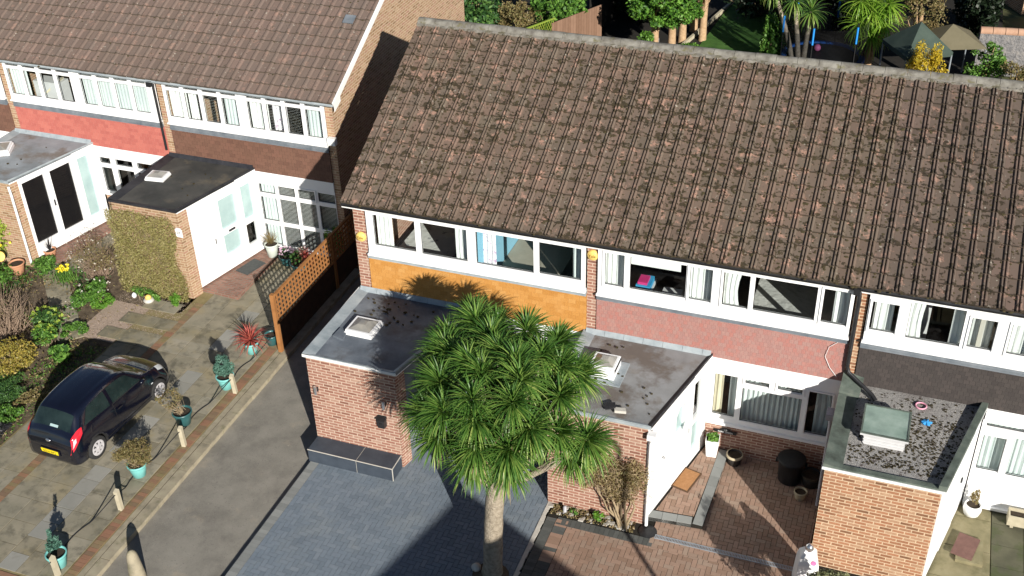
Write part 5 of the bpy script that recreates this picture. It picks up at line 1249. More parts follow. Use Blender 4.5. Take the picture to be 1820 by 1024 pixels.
bush('low_plant', 'green leaves along the left foot of the ivy-covered wall', 'plant', (-7.35, 1.3, 0), (.75, .14, .12), 'green', 1100, .07, .03, 18, cs=.3, nst=6)
T = thing('garden_ornament', 'small grey and orange ornament on the gravel below the ivy wall', 'ornament', (-7.12, 1.12, 0))
mb = MB(); mb.lathe([(.0, 0), (.13, .0), (.15, .05), (.1, .1), (0, .1)], n=16); mb.build('base', 'slatetrim', T)
mb = MB(); mb.lathe([(0, .1), (.09, .1), (.08, .16), (.03, .2), (0, .2)], n=14); mb.build('shell', 'alarm', T)
T = thing('garden_ornament', 'small white ornament left of the grey and orange one', 'ornament', (-7.62, 1.18, 0))
mb = MB(); mb.lathe([(.05, 0), (.07, .05), (.05, .1), (.02, .13), (0, .14)], n=12); mb.build('body', 'whitepot', T)

# ---- car
def car():
    T = thing('parked_car', 'small glossy black hatchback parked on the left-hand paved forecourt', 'car', (-5.19, -3.42, 0), -.05)
    st = [(-1.80, .30, .60, .60, .64, .58, .69, .50), (-1.765, .22, .72, .70, .76, .66, .80, .56), (-1.68, .19, .785, .775, .88, .70, .97, .585), (-1.50, .18, .815, .812, .95, .745, 1.20, .575), (-1.28, .18, .82, .83, .97, .765, 1.40, .56), (-.95, .18, .82, .83, .965, .77, 1.47, .57),
          (-.4, .18, .82, .83, .95, .77, 1.50, .58), (.12, .18, .82, .83, .93, .765, 1.475, .575), (.42, .18, .82, .83, .92, .755, 1.38, .565), (.72, .18, .82, .825, .915, .745, 1.17, .60), (1.0, .18, .82, .82, .905, .73, .975, .62), (1.12, .18, .82, .815, .89, .715, .945, .6),
          (1.35, .18, .81, .80, .84, .68, .90, .54), (1.56, .19, .775, .755, .75, .60, .80, .46), (1.70, .2, .70, .67, .62, .52, .68, .4), (1.79, .26, .58, .54, .5, .44, .54, .32), (1.81, .32, .5, .47, .44, .38, .47, .26)]
    A_ = np.array(st); Y = A_[:, 0]
    def cr(P, t):   # catmull rom over rows
        i = min(max(int(t), 0), len(P)-2); f = t-i; p0 = P[max(i-1, 0)]; p1 = P[i]; p2 = P[i+1]; p3 = P[min(i+2, len(P)-1)]
        return .5*((2*p1)+(-p0+p2)*f+(2*p0-5*p1+4*p2-p3)*f*f+(-p0+3*p1-3*p2+p3)*f**3)
    def row(y):
        i = int(np.searchsorted(Y, y)-1); i = min(max(i, 0), len(Y)-2); return cr(A_, i+(y-Y[i])/(Y[i+1]-Y[i]))
    def Sx(y, v, off=0.):
        _, zb, hb_, hm, zt, ht, zr, hr = row(y); q = np.array([(0, zb), (hb_*.86, zb), (hb_, zb+.14), (hm+.005, .52 if zt > .7 else (zb+zt)/2), (ht, zt), (hr, zr-.065 if zr-zt > .15 else zt+(zr-zt)*.65), (hr*.62, zr), (0, zr+.018)])
        p = cr(q, v); 
        p2 = cr(q, min(7, v+.02)); p1 = cr(q, max(0, v-.02)); tx, tz = p2-p1; L_ = math.hypot(tx, tz)+1e-9
        return V(p[0]+tz/L_*off, y, p[1]-tx/L_*off)
    T.scale = (.885, .945, .93); T.location = (-5.13, -3.40, 0)
    ys = np.interp(np.linspace(0, len(Y)-1, 100), range(len(Y)), Y); vs_ = np.linspace(0, 7, 50)
    mb = MB(); G = [[Sx(y, v) for v in vs_] for y in ys]; ring = []
    for r in G: ring.append([p for p in r]+[p*V(-1, 1, 1) for p in r[-2:0:-1]])
    n = len(ring[0]); vv = [p for r in ring for p in r]
    mb.add(vv, [(i*n+k, i*n+(k+1) % n, (i+1)*n+(k+1) % n, (i+1)*n+k) for i in range(len(ring)-1) for k in range(n)], 0, sm=True)
    mb.f.append(tuple(range(n))[::-1]); mb.mi.append(0); mb.r.append(0); mb.uv.append(None); mb.sm.append(False)
    mb.f.append(tuple((len(ring)-1)*n+k for k in range(n))); mb.mi.append(0); mb.r.append(0); mb.uv.append(None); mb.sm.append(False)
    body = mb.build('body', ['carpaint', 'cartrim'], T)
    for yw in (-1.13, 1.17):            # wheel arches cut out of the shell
        c = MB(); c.tube([(-1.2, yw, .30), (-.56, yw, .30)], .345, 40); c.tube([(.56, yw, .30), (1.2, yw, .30)], .345, 40)
        co_ = c.build('cutter', 'cartrim'); co_.parent = T
        md = body.modifiers.new('b', 'BOOLEAN'); md.object = co_; md.operation = 'DIFFERENCE'; md.solver = 'EXACT'
        dg = bpy.context.evaluated_depsgraph_get(); me = bpy.data.meshes.new_from_object(body.evaluated_get(dg)); body.modifiers.clear(); body.data = me; bpy.data.objects.remove(co_)
    def patch(poly, name, key, off=.006, nu=14, nv=8, both=True, parent=T):
        """quad patch in (y, v): corners rear-bottom, front-bottom, front-top, rear-top"""
        m_ = MB(); 
        for s_ in ((1, -1) if both else (1,)):
            g_ = []
            for j in range(nv+1):
                for i in range(nu+1):
                    a, b = i/nu, j/nv; p = (V(*poly[0])*(1-a)+V(*poly[1])*a)*(1-b)+(V(*poly[3])*(1-a)+V(*poly[2])*a)*b
                    q = Sx(p[0], p[1], off); g_.append(q*V(s_, 1, 1))
            fs = [(j*(nu+1)+i, j*(nu+1)+i+1, (j+1)*(nu+1)+i+1, (j+1)*(nu+1)+i) for j in range(nv) for i in range(nu)]
            m_.add(g_, fs if s_ > 0 else [f[::-1] for f in fs], 0, sm=True)
            yield m_.build(name, key, parent) ; m_ = MB()
    for s in patch([(-.32, 4.12), (.74, 4.12), (.36, 4.86), (-.32, 4.9)], 'door_window', 'carglass'): pass
    for s in patch([(-1.28, 4.2), (-.42, 4.12), (-.42, 4.88), (-1.0, 4.82)], 'rear_side_window', 'carglass'): pass
    for s in patch([(-.345, .0+4.08), (.80, 4.08), (.80, 4.12), (-.345, 4.12)], 'window_trim', 'cartrim', .008, 20, 2): pass
    # windscreens span the full width: y runs down the glass
    def wrap(y0, y1, v0, name, key, off=.006):
        m_ = MB(); nu, nv = 10, 14; g_ = []
        for j in range(nu+1):
            y = y0+(y1-y0)*j/nu
            for i in range(2*nv+1):
                t = (i-nv)/nv; v = 7-(7-v0)*abs(t); q = Sx(y, v, off); g_.append(q*V(1 if t > 0 else -1, 1, 1))
        k = 2*nv+1; m_.add(g_, [(j*k+i, j*k+i+1, (j+1)*k+i+1, (j+1)*k+i) for j in range(nu) for i in range(2*nv)], 0, sm=True); return m_.build(name, key, T)
    wrap(-1.60, -1.33, 5.1, 'rear_window', 'carglass'); wrap(.38, .98, 5.05, 'windscreen', 'carglass')
    for s in patch([(-1.797, 3.35), (-1.42, 3.95), (-1.36, 4.3), (-1.70, 4.6)], 'tail_light', 'redlamp', .012, 8, 8): pass
    for s in patch([(-1.745, 3.65), (-1.63, 3.78), (-1.6, 4.02), (-1.68, 4.05)], 'reflector', 'pinklamp', .018, 6, 6): pass
    for s in patch([(1.34, 3.75), (1.70, 3.5), (1.62, 4.15), (1.30, 4.35)], 'headlight', 'headl', .01, 8, 8): pass
    for s in patch([(-.36, 2.2), (-.345, 2.2), (-.345, 4.1), (-.36, 4.1)], 'door_seam', 'cartrim', .002, 2, 12): pass
    for s in patch([(.80, 2.2), (.815, 2.2), (.86, 4.05), (.845, 4.05)], 'door_seam', 'cartrim', .002, 2, 12): pass
    for s in patch([(-.8, 2.0), (.86, 2.0), (.86, 2.25), (-.8, 2.25)], 'sill_trim', 'cartrim', .006, 16, 3): pass
    pl_ = MB(); pl_.ob(V(0, -1.823, .50), V(.26, 0, 0), V(0, .008, .002), V(0, -.006, .058)); P_ = pl_.build('number_plate', 'plate', T)
    text('RO14 WPZ', 'lettering', .098, 'ink', P_, (0, -1.834, .5), (math.pi/2, 0, 0), .001, (.82, 1, 1))
    q = MB(); q.ob(V(0, -1.82, .50), V(.3, 0, 0), V(0, .006, 0), V(0, 0, .08)); q.build('plate_recess', 'cartrim', T)
    q = MB(); q.lathe([(0, .012), (.065, .01), (.075, 0)], n=24); o = q.build('badge', 'chrome', T); p = Sx(-1.725, 7); o.location = (0, p[1]-.06, .82); o.rotation_euler = (1.15, 0, 0); o.scale = (1, .5, 1)
    q = MB(); q.box(-.5, -1.80, .66, .5, -1.775, .675); q.build('boot_seam', 'cartrim', T)
    q = MB(); q.ob(V(.12, -1.56, 1.13), V(.12, 0, 0), V(0, .02, .022), V(0, -.02, .022)*.1); o = q.build('sticker', 'frost', T); o.location = (0, -.035, .012)
    q = MB(); q.bar((-.02, -1.64, 1.02), (.3, -1.60, 1.08), .015, .012); q.build('rear_wiper', 'cartrim', T)
    for s_ in (-1, 1):
        q = MB(); q.lathe([(0, .04), (.05, .035), (.075, 0), (.05, -.035), (0, -.04)], n=14); o = q.build('wing_mirror', 'carpaint', T); o.location = (s_*.88, .62, .98); o.rotation_euler = (0, math.pi/2, 0); o.scale = (1, 1.3, 1.2)
        q = MB(); q.bar((s_*.78, -.22, .83), (s_*.79, -.22, .83), .01, .01); q.ob(V(s_*.835, -.2, .82), V(.012, 0, 0), V(0, .09, 0), V(0, 0, .016)); q.build('door_handle', 'carpaint', T)
        q = MB(); q.ob(V(s_*.836, .95, .68), V(.006, 0, 0), V(0, .03, 0), V(0, 0, .012)); q.build('indicator', 'headl', T)
    for yw in (-1.13, 1.17):
        for s_ in (-1, 1):
            wh = MB(); pr = [(.2, -.085), (.27, -.085), (.288, -.065), (.292, 0), (.288, .065), (.27, .085), (.195, .08)]; wh.lathe(pr, n=36)
            o = wh.build('tyre', 'tyre', T); o.location = (s_*.735, yw, .292); o.rotation_euler = (0, s_*math.pi/2, 0)
            rm = MB(); rm.lathe([(.2, .07), (.195, .082), (.17, .078), (.14, .07)], n=36, mi=0); rm.lathe([(.0, .098), (.04, .096), (.055, .085)], n=20, mi=0)
            for k in range(7):
                a = 2*math.pi*k/7; rm.ob(V(math.cos(a)*.11, math.sin(a)*.11, .078), V(math.cos(a), math.sin(a), -.06)*.07, V(-math.sin(a), math.cos(a), 0)*.03, V(0, 0, .008))
            rm.disc((0, 0, .05), .19, 30, 1)
            o2 = rm.build('wheel_trim', ['rim', 'cartrim'], o)
    q = MB(); q.box(-.5, -.5, .55, -.12, -.1, 1.02); q.build('seat', 'cartrim', T)
    q = MB(); q.box(-.6, -1.5, .2, .6, 1.4, .4); q.build('underbody', 'cartrim', T)
    for s_ in (-1, 1): q = MB(); q.bar((s_*.12-.0, .99, .955), (s_*.12+.42, .93, .97), .015, .012); q.build('wiper', 'cartrim', T)
car()

# ---- left garden
bush('leafy_shrub', 'bright yellow-green leafy shrub at the left edge beside the brick wall', 'shrub', (-12.15, 1.75, 0), (.65, .5, .75), 'acid', 1900, .11, .06, 22, cz=.95, extra=(('flowers', 'petaly', 60, .1, .09, .6),))
T = thing('garden_ornament', 'round orange disc ornament at the left edge under the yellow-green shrub', 'ornament', (-11.85, 1.1, 0))
mb = MB(); mb.lathe([(0, .02), (.13, .015), (.15, 0), (.13, -.015), (0, -.02)], n=24); o = mb.build('disc', 'alarm', T); o.location = (0, 0, .52); o.rotation_euler = (1.1, 0, .2); mb = MB(); mb.tube([(0, 0, 0), (0, 0, .5)], .008, 6); mb.build('stake', 'stem', T)
for x, y, lab, r_, h in ((-11.45, 1.2, 'empty terracotta pot at the left edge of the garden', .21, .34), (-11.1, 2.15, 'terracotta pot with a dark wispy plant by the black glass doors', .17, .28)):
    T = thing('terracotta_pot', lab, 'plant pot', (x, y, 0), 0, 'terracotta pots'); pot(T, r_*.72, r_, h, 'terra')
    if r_ < .2:
        mb = MB()
        for _ in range(40): blade(mb, (0, 0, h-.03), random.uniform(0, 6.28), random.uniform(.8, 1.5), random.uniform(.3, .55), .012, .3, seg=3)
        mb.build('foliage', 'dkspike', T)
T = thing('magnolia_bush', 'bare twiggy bush dotted with pale buds left of the ivy wall', 'bush', (-9.15, 1.75, 0))
mb = MB(); stems(mb, (0, 0, 0), (0, 0, .75), (.85, .75, .6), 150, .009, spread_=.12, wig=.09); mb.build('stem', 'stembr', T)
mb = MB(); foliage(mb, (.0, 0, .75), (.85, .75, .55), 2200, .045, .02, clumps=26, cs=.4); mb.build('foliage', 'brownsh', T)
mb = MB(); p, a = rand_ell(120, (0, 0, .8), (.85, .75, .6), .55); p[:, 2] = np.maximum(p[:, 2], .1); mb.leaves(p, .055, .04, 0, V(0, -.4, .8), .3); mb.build('flowers', 'petalw', T, kind='stuff')
T = thing('daffodils', 'clump of yellow daffodils beside the garden path', 'flowers', (-10.0, 1.35, 0))
mb = MB()
for _ in range(170): blade(mb, (random.gauss(0, .16), random.gauss(0, .13), 0), random.uniform(0, 6.28), random.uniform(1.0, 1.5), random.uniform(.25, .38), .016, .5, seg=3)
mb.build('foliage', 'green', T); mb = MB(); p, a = rand_ell(60, (0, 0, .36), (.24, .2, .05), .2); mb.leaves(p, .075, .065, 0, V(.2, -.6, .6), .4); mb.build('flowers', 'petaly', T)
bush('flowering_plants', 'low green patch speckled with white flowers in front of the twiggy bush', 'plants', (-8.75, .75, 0), (.75, .42, .2), 'green', 3200, .075, .03, 34, cs=.3, nst=6, extra=(('flowers', 'petalw', 60, .06, .05, .6),))
bush('ground_cover_plant', 'bright green mossy cushion at the corner of the gravel', 'plant', (-8.2, .62, 0), (.42, .34, .12), 'bright', 1700, .05, .022, 24, cs=.3, nst=2)
bush('spurge_plant', 'dark green leafy clump with acid-yellow heads above the gravel', 'plant', (-8.75, -.85, 0), (.42, .36, .36), 'dkgreen', 1300, .1, .03, 18, nst=14, extra=(('flower_heads', 'acid', 150, .09, .07, 1.1),))
bush('spurge_plant', 'yellow-headed spurge beside the gravel strip, nearer the car', 'plant', (-8.45, -1.35, 0), (.36, .3, .3), 'green', 900, .1, .035, 14, nst=10, extra=(('flower_heads', 'acid', 110, .09, .07, 1.0),))
bush('ground_cover_plant', 'patch of low green leaves beside the gravel and the path', 'plant', (-8.1, -.75, 0), (.4, .42, .12), 'green', 1200, .07, .03, 20, cs=.3, nst=3)
T = thing('bare_bush', 'leafless tangle of pale twigs at the left edge of the garden', 'bush', (-9.75, -1.3, 0)); mb = MB(); stems(mb, (0, 0, 0), (0, .1, .85), (.95, .8, .75), 210, .011, spread_=.2, wig=.14); mb.build('stem', 'stembr', T)
mb = MB(); foliage(mb, (0, 0, .8), (.8, .7, .5), 500, .04, .02, clumps=14); mb.build('foliage', 'brownsh', T)
bush('yellow_bush', 'golden yellow leafy bush left of the car', 'bush', (-8.55, -2.5, 0), (.75, .65, .42), 'oldgold', 3600, .07, .03, 30, cs=.38, nst=30)
bush('leafy_plant', 'broad-leaved green plant between the yellow bush and the car bonnet', 'plant', (-7.72, -1.75, 0), (.34, .3, .16), 'green', 300, .17, .12, 12, nst=5)
bush('ground_cover_plant', 'spreading dark green juniper-like mat left of the parked car', 'plant', (-8.1, -3.5, 0), (.8, .62, .24), 'dkgreen', 4600, .07, .018, 40, cs=.3, nst=10)
bush('ground_cover_plant', 'green leafy patch behind the car tail lights', 'plant', (-7.35, -4.1, 0), (.42, .42, .16), 'green', 1500, .07, .03, 22, cs=.32, nst=4)
bush('leafy_plant', 'lush mid-green leaves at the left edge below the juniper mat', 'plant', (-7.75, -4.6, 0), (.55, .42, .26), 'green', 1500, .11, .05, 22, nst=6)
bush('spurge_plant', 'lime-yellow cushion plant at the bottom of the left bed', 'plant', (-7.12, -5.0, 0), (.26, .24, .2), 'acid', 420, .1, .05, 12, nst=5)
bush('dark_plant', 'small dark purple-brown plant above the lime cushion', 'plant', (-7.1, -4.6, 0), (.3, .2, .14), 'dkspike', 420, .08, .035, 12, nst=4)
bush('ground_cover_plant', 'mixed straw and green growth between the car and the left bed', 'plant', (-7.1, -3.15, 0), (.32, .75, .12), 'brownsh', 1300, .07, .03, 26, cs=.3, nst=8)
bush('low_plant', 'strappy green leaves between the two terracotta pots', 'plant', (-10.85, 1.55, 0), (.5, .35, .18), 'green', 900, .14, .025, 16, nst=4)
bush('low_plant', 'green foliage at the left edge of the garden in front of the orange disc', 'plant', (-11.7, .55, 0), (.6, .42, .22), 'green', 1200, .12, .03, 18, nst=6)
p = RNG.random((2600, 3))*V(6.5, 8, .03)+V(-13.2, -6.2, -.02); g = MB(); g.leaves(p, .05, .025); g.build('leaf_litter', 'dry', kind='stuff')
p = RNG.random((3000, 3))*V(1.2, 8.5, .04)+V(-8.1, -7, -.02); p = p[(p[:, 1] < -1)]; g = MB(); g.leaves(p, .05, .02); g.build('ground_ivy', 'green', kind='stuff')

rb = lambda n, x0, y0, x1, y1, h: RNG.random((n, 3))*V(x1-x0, y1-y0, h)+V(x0, y0, 0)
for nm, key, n, x0, y0, x1, y1, h in (('ground_cover', 'brownsh', 5200, -13.0, -5.6, -7.0, 1.4, .1), ('ground_cover', 'green', 5200, -13.0, -5.8, -7.0, 1.2, .13), ('ground_cover', 'dkgreen', 3000, -12.5, -2.2, -8.9, 2.0, .2)):
    p = rb(n, x0, y0, x1, y1, h); f_ = np.sin(p[:, 0]*2.1+p[:, 1]*1.3)+np.sin(p[:, 1]*2.7-p[:, 0])+RNG.normal(size=n)*.4; p = p[(f_ > (.1 if key != 'brownsh' else -.7)) & ((p[:, 1] < -.9) | (p[:, 0] < -8.6))]
    p[:, 2] *= RNG.random(len(p)); g = MB(); g.leaves(p, .085, .04, 0, V(0, 0, 1), .35); g.build(nm, key, kind='stuff')
# ---- back gardens
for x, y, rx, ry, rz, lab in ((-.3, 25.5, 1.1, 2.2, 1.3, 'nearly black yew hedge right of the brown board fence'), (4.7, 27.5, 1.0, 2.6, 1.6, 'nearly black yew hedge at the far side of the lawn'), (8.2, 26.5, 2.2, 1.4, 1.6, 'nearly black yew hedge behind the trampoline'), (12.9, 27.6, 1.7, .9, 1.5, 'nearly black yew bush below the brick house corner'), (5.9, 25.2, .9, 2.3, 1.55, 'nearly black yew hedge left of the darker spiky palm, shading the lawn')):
    bush('yew_hedge', lab, 'hedge', (x, y, -.1), (rx, ry, rz), 'yew', 5200, .2, .1, 60, cs=.3, nst=10, srad=.03)  # added hedges, near-black in place of shade over the back gardens
def tree(name, label, loc, base_h, c, r, key, n, ln, wd, trunks=((0, 0),), tr=.12, clumps=40, cs=.3, bkey='barkc', group=None, cat='tree'):
    T = thing(name, label, cat, loc, 0, group)
    for (x, y) in trunks:
        mb = MB(); mb.tube([(x, y, -.15), (x*1.02, y, base_h*.5), (x*.9+random.gauss(0, .05), y*.9, base_h), (x*.5+c[0]*.5, y*.5+c[1]*.5, c[2])], [tr*1.15, tr, tr*.9, tr*.4], 9, cap=False)
        for k in range(5):
            z = base_h*random.uniform(.6, 1.1); e, _ = rand_ell(1, c, V(*r)*.8, .6); mb.tube([(x, y, z), ((x+e[0][0])/2, (y+e[0][1])/2, (z+e[0][2])/2+.1), e[0]], [tr*.35, tr*.22, tr*.08], 6, cap=False)
        mb.build('trunk', bkey, T)
    mb = MB(); foliage(mb, c, r, n, ln, wd, clumps=clumps, cs=cs, bias=.3); mb.build('crown', key, T)
    return T
tree('evergreen_shrub', 'dense dark green bush just right of the far brick gable', (-5.35, 20.5, -.1), .5, (0, 0, 1.4), (1.0, 1.1, 1.5), 'dkgreen', 5200, .17, .11, clumps=46, cs=.28)
tree('brown_shrub', 'brownish twiggy shrub behind the roof ridge', (-3.55, 20.6, -.1), .4, (0, 0, 1.1), (1.15, .9, 1.1), 'brownsh', 4200, .12, .05, clumps=34, cs=.3)
tree('evergreen_shrub', 'mid green shrub hanging over the yellow trellis fence', (-2.2, 21.3, -.1), .6, (0, 0, 1.7), (1.25, 1.0, 1.5), 'green', 5200, .16, .1, clumps=46, cs=.28)
mb = MB()
T = thing('garden_fence', 'brown board fence with yellow-green trellis above, behind the roof', 'fence', (-2.95, 17.5, -.1), .02)
fd = V(-1.01+2.88, 21.41-17.63); fd = fd/np.linalg.norm(fd); ang = math.atan2(fd[1], fd[0])
T.location = (-2.95, 17.5, -.1); T.rotation_euler = (0, 0, ang)
mb = MB(); x = 0
while x < 5.0: mb.box(x+.004, 0, 0, x+.14, .02, 1.75 if x > 2.2 else 1.35); x += .145
mb.build('boards', 'fencebrown', T)
mb = MB()
for k in range(20): mb.bar((k*.12-.1, .01, 1.36), (k*.12+.2, .01, 1.88), .015, .02, upv=(0, 1, 0)); mb.bar((k*.12+.2, .012, 1.36), (k*.12-.1, .012, 1.88), .015, .02, upv=(0, 1, 0))
mb.box(-.1, -.02, 1.88, 2.5, .04, 1.93); mb.build('trellis', 'acid', T)
tree('conifer_hedge', 'row of conifers with bare tan trunks beside the lawn', (2.05, 20.6, -.1), 1.5, (.0, .2, 2.6), (1.55, 1.5, 1.25), 'conifer', 11000, .15, .07, trunks=((.0, 1.6), (.12, 2.9), (.3, 4.2), (.42, 5.2), (-.45, .7)), tr=.15, clumps=70, cs=.24)
tree('conifer', 'conifer further along the row at the top edge of the picture', (2.9, 23.6, -.1), 1.6, (.0, .2, 2.9), (1.2, 1.4, 1.2), 'conifer', 5200, .15, .07, trunks=((.0, .3),), tr=.14, clumps=44, cs=.26)
bush('conifer_spray', 'low green conifer spray under the conifer row', 'shrub', (1.35, 20.9, -.1), (.42, .4, .55), 'conifer', 1300, .13, .06, 18, cz=.75)
bush('garden_shrub', 'small bright shrub between the trunks and the lawn', 'shrub', (2.75, 22.2, -.1), (.5, .6, .25), 'green', 900, .13, .08, 16)
single(MB().prism([(0, 0), (1.1, 0), (1.1, .9), (0, .9)], 0, [.3, .75, .75, .3]), 'cold_frame', 'downgrey', 'grey sloping lid seen under the conifers behind the ridge', 'cold frame', (.55, 20.9, -.1))
mb = MB()
a = V(2.29, 22.83); b = V(3.6, 30.5); d_ = b-a; nn = V(-d_[1], d_[0])/np.linalg.norm(d_)*.05; mb.prism([tuple(a-nn), tuple(b-nn), tuple(b+nn), tuple(a+nn)], -.1, .05); struct(mb, 'lawn_edging', 'palewood')
tree('ivy_column', 'tall ivy-covered stump left of the trampoline', (5.85, 22.0, -.1), .8, (0, 0, 1.0), (.45, .4, 1.35), 'green', 3000, .12, .07, clumps=34, cs=.3)
def cordy(label, loc, hz, heads_, L, key='palm', n=80):
    T = thing('cabbage_palm', label, 'palm tree', loc); mb = MB()
    for (x, y, z) in heads_: mb.tube([(x*.1, y*.1, -.1), (x*.5, y*.5, z*.5), (x, y, z)], [.11, .09, .06], 8, cap=False)
    mb.build('trunk', 'barkc' if key == 'palmb' else 'bark', T)
    for (x, y, z) in heads_: mb = MB(); rosette(mb, (x, y, z), n, L, .05, .6); mb.build('leaf_head', key, T)
cordy('bright green spiky palm on two slim trunks behind the trampoline', (9.25, 22.1, -.1), 2, [(0, 0, 2.45), (-.35, -.1, 2.0), (.42, 0, 2.1), (.1, -.25, 1.65), (.5, .2, 2.7), (-.45, .1, 2.75)], .85, 'palmb', 110)
cordy('darker spiky palm at the top edge, left of the bright palm', (7.1, 21.2, -.1), 2, [(-.5, 0, 2.9), (.1, .1, 2.5), (-1.3, .2, 3.2)], .75)
tree('bare_tree', 'olive green thin-leaved tree right of the bright palm', (10.9, 22.6, -.1), 1.2, (.0, .2, 2.5), (1.0, .9, 1.3), 'brownsh', 2600, .12, .04, clumps=30, cs=.32)
T = thing('trampoline', 'round trampoline with blue padded rim and dark netting, half hidden by the ridge', 'trampoline', (7.75, 21.6, -.1))
mb = MB(); mb.lathe([(1.28, .78), (1.28, .82), (1.5, .82), (1.5, .76)], n=40); mb.build('rim_pad', 'tblue', T)
mb = MB(); mb.disc((0, 0, .77), 1.28, 40); mb.build('jumping_mat', 'cartrim', T)
for k in range(6):
    a = k*math.pi/3+.35; mb = MB(); x, y = math.cos(a)*1.52, math.sin(a)*1.52; mb.tube([(x, y, 0), (x, y, 2.5)], .02, 8); P_ = mb.build('pole', 'cartrim', T)
    mb = MB(); mb.tube([(x, y, 1.75), (x, y, 2.35)], .036, 8); mb.build('foam_sleeve', 'tbluel', P_)
mb = MB(); mb.lathe([(1.48, .84), (1.48, 2.3)], n=40); mb.build('safety_net', 'tnet', T)
mb = MB(); mb.lathe([(.13*math.sin(a), -.13*math.cos(a)) for a in np.linspace(0, math.pi, 12)], n=20); single(mb, 'ball', 'pinkball', 'pink ball lying on the trampoline', 'ball', (7.5, 22.1, .8))
T = thing('garden_canopy', 'square dark green pyramid canopy right of the bright palm', 'canopy', (10.95, 20.4, -.1), .55)
mb = MB(); c = [(-.85, -.85), (.85, -.85), (.85, .85), (-.85, .85)]
for i in range(4): a, b = c[i], c[(i+1) % 4]; mb.face([(*a, 2.0), (*b, 2.0), (0, 0, 2.85)]); mb.face([(*a, 1.85), (*b, 1.85), (*b, 2.0), (*a, 2.0)])
mb.build('canopy', 'gazebo', T)
for x, y in c: mb = MB(); mb.tube([(x*.97, y*.97, 0), (x*.97, y*.97, 1.9)], .03, 8); mb.build('pole', 'steel', T)
T = thing('garden_canopy', 'pale tan canopy roof behind the yellow bush', 'canopy', (12.0, 22.3, -.1), .35)
mb = MB(); c = [(-1.0, -.9), (1.0, -.9), (1.0, .9), (-1.0, .9)]
for i in range(4): a, b = c[i], c[(i+1) % 4]; mb.face([(*a, 1.6), (*b, 1.6), (0, 0, 2.2)])
mb.build('canopy', 'tancanopy', T)
for x, y in c: mb = MB(); mb.tube([(x*.97, y*.97, 0), (x*.97, y*.97, 1.55)], .03, 8); mb.build('pole', 'steel', T)
bush('forsythia', 'blazing yellow forsythia bush rising above the ridge', 'bush', (11.35, 18.6, -.1), (.75, .6, 1.15), 'yellow', 5200, .1, .035, 44, cs=.28, cz=1.75, nst=50, srad=.012)
T = thing('terracotta_pot', 'square clay chimney-like pot beside the forsythia', 'plant pot', (10.95, 20.6, -.1)); pot(T, .2, .24, .9, 'terra')
tree('evergreen_shrub', 'green shrub leaning on the stone garden wall at top right', (13.3, 21.8, -.1), .5, (0, 0, 1.1), (.8, .7, 1.0), 'green', 2300, .13, .06, clumps=26, cs=.3)
T = thing('garden_wall', 'rough stone wall with clay capping at the top right', 'wall', (13.0, 23.4, -.1), .12)
mb = MB(); mb.box(0, 0, 0, 5, .3, 1.55); mb.build('wall_body', 'render', T); mb = MB()
for k in range(12): mb.tube([(k*.42, .15, 1.6), (k*.42+.4, .15, 1.6)], .16, 10)
mb.build('capping', 'clayridge', T)
tree('hedge_bush', 'olive bush at the right edge behind the ridge', (14.4, 20.6, -.1), .3, (0, 0, .9), (.9, .9, .8), 'brownsh', 3000, .12, .05, clumps=34, cs=.28)
# dark board fences dividing the gardens
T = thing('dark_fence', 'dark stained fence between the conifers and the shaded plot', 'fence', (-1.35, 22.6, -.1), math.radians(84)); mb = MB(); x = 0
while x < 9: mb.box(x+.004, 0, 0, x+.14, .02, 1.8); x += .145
mb.build('boards', 'blacksoil', T)  # near-black boards carry the shade of this plot in their colour
# house beyond
T = thing('brick_house', 'dark-walled brick house in shade at the top right corner', 'house', (14.7, 30.3, -.1), .468)
mb = MB().plate((0, 9, 0), (0, -1, 0), (-1, 0, 0), (0, 9, 0, 6), [(6.4, 7.3, 1.0, 2.4), (2.5, 3.6, 1.0, 2.2)], -.25, 0)
mb.plate((0, 0, 0), (1, 0, 0), (0, -1, 0), (0.25, 8, 0, 6), [(2, 4, 1, 2.2)], -.25, 0); mb.build('wall', 'brickB', T)
for (a, b, c, e) in ((6.4, 7.3, 1.0, 2.4), (2.5, 3.6, 1.0, 2.2)):
    window(T, (0, 9, 0), (0, -1, 0), (-1, 0, 0), (a, b, c, e), [(a+.1, b-.1, c+.12, e-.35)], t1=-.06)
    mb = MB(); mb.box(-.12, 9-b-.1, c-.1, .02, 9-a+.1, c-.01); mb.build('window_sill', 'fascia', T)
window(T, (0, 0, 0), (1, 0, 0), (0, -1, 0), (2, 4, 1, 2.2), [(2.1, 2.95, 1.1, 2.1), (3.05, 3.9, 1.1, 2.1)], t1=-.06)
mb = MB(); mb.prism([(-.3, -.3), (8.3, -.3), (8.3, 4.5), (-.3, 4.5)], [5.9, 5.9, 8.3, 8.3], [6.0, 6.0, 8.4, 8.4]); mb.prism([(-.3, 4.5), (8.3, 4.5), (8.3, 9.3), (-.3, 9.3)], [8.3, 8.3, 5.9, 5.9], [8.4, 8.4, 6.0, 6.0]); mb.build('roof', 'tileD', T)

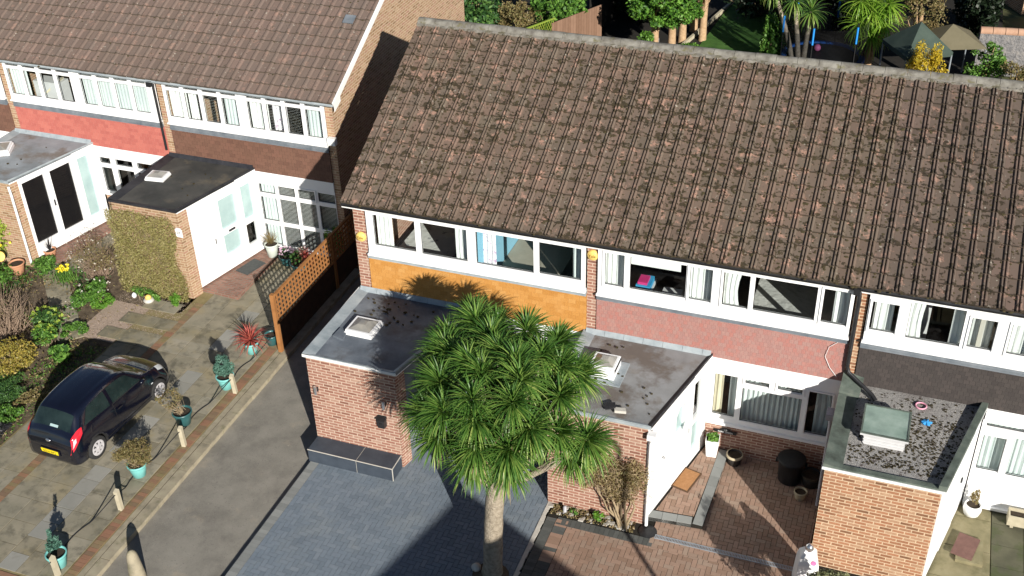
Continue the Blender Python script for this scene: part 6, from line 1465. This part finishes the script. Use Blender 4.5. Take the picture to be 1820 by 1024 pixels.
# ---- things outside the frame whose shadows fall into it
T = thing('gabled_house', 'brick house across the road whose gable throws the pointed shadow on the drive', 'house', (14.5, -15.75, 0))
mb = MB(); mb.box(-4.3, -9, -.15, 4.3, 0, 5.0)
for y, o_ in ((0, 1), (-9, -1)): f_ = [(4.3, y, 5.0), (-4.3, y, 5.0), (0, y, 7.2)]; mb.face(f_ if o_ > 0 else f_[::-1])
mb.build('wall', 'brickA', T)
mb = MB()
for s_ in (-1, 1):
    P = [(0, .12, 7.31), (s_*4.6, .12, 4.96), (s_*4.6, -9.2, 4.96), (0, -9.2, 7.31)]; mb.face(P if s_ < 0 else P[::-1]); Q = [(a, b, c-.12) for a, b, c in P]; mb.face(Q[::-1] if s_ < 0 else Q)
    for i in range(4): j = (i+1) % 4; mb.face([P[i], P[j], Q[j], Q[i]])
mb.build('roof', 'tileL', T)
for x in (-2.6, 1.0):
    for z in (.9, 3.3): window(T, (0, .0, 0), (-1, 0, 0), (0, 1, 0), (x, x+1.6, z, z+1.3), [(x+.1, x+.75, z+.1, z+1.2), (x+.85, x+1.5, z+.1, z+1.2)], t1=.04)
mb = MB(); mb.box(-.4, .0, .0, .5, .04, 2.05); mb.build('door', 'dteal', T)
T = thing('street_lamp', 'grey street lamp post with a short arm standing in front of the houses', 'street lamp', (13.2, -10.1, -.1))
mb = MB(); mb.tube([(0, 0, 0), (0, 0, 1.0), (0, 0, 1.02), (0, 0, 6.2), (-.12, .0, 6.36), (-.35, 0, 6.4)], [.09, .08, .055, .045, .04, .035], 12); mb.build('pole', 'downgrey', T)
mb = MB(); mb.ob(V(-.62, 0, 6.4), V(.3, 0, 0), V(0, .12, 0), V(0, 0, .06)); mb.build('lamp_head', 'downgrey', T)
for i, (x, y, h, r) in enumerate(((27.5, 3.5, 9.5, 2.6), (27.0, 15.5, 8.0, 2.6), (22.5, 21.5, 5.0, 1.8))):  # unseen trees added to shade the back gardens
    tree('garden_tree', ['tall evergreen tree beyond the right edge, nearest the houses', 'tall evergreen tree furthest beyond the right edge', 'shorter evergreen tree behind the terrace beyond the right edge'][i], (x, y, -.1), 2.5, (0, 0, h*.6), (r, r, h*.42), 'dkgreen', 9000, .4, .3, clumps=60, cs=.3, tr=.25, bkey='bark')
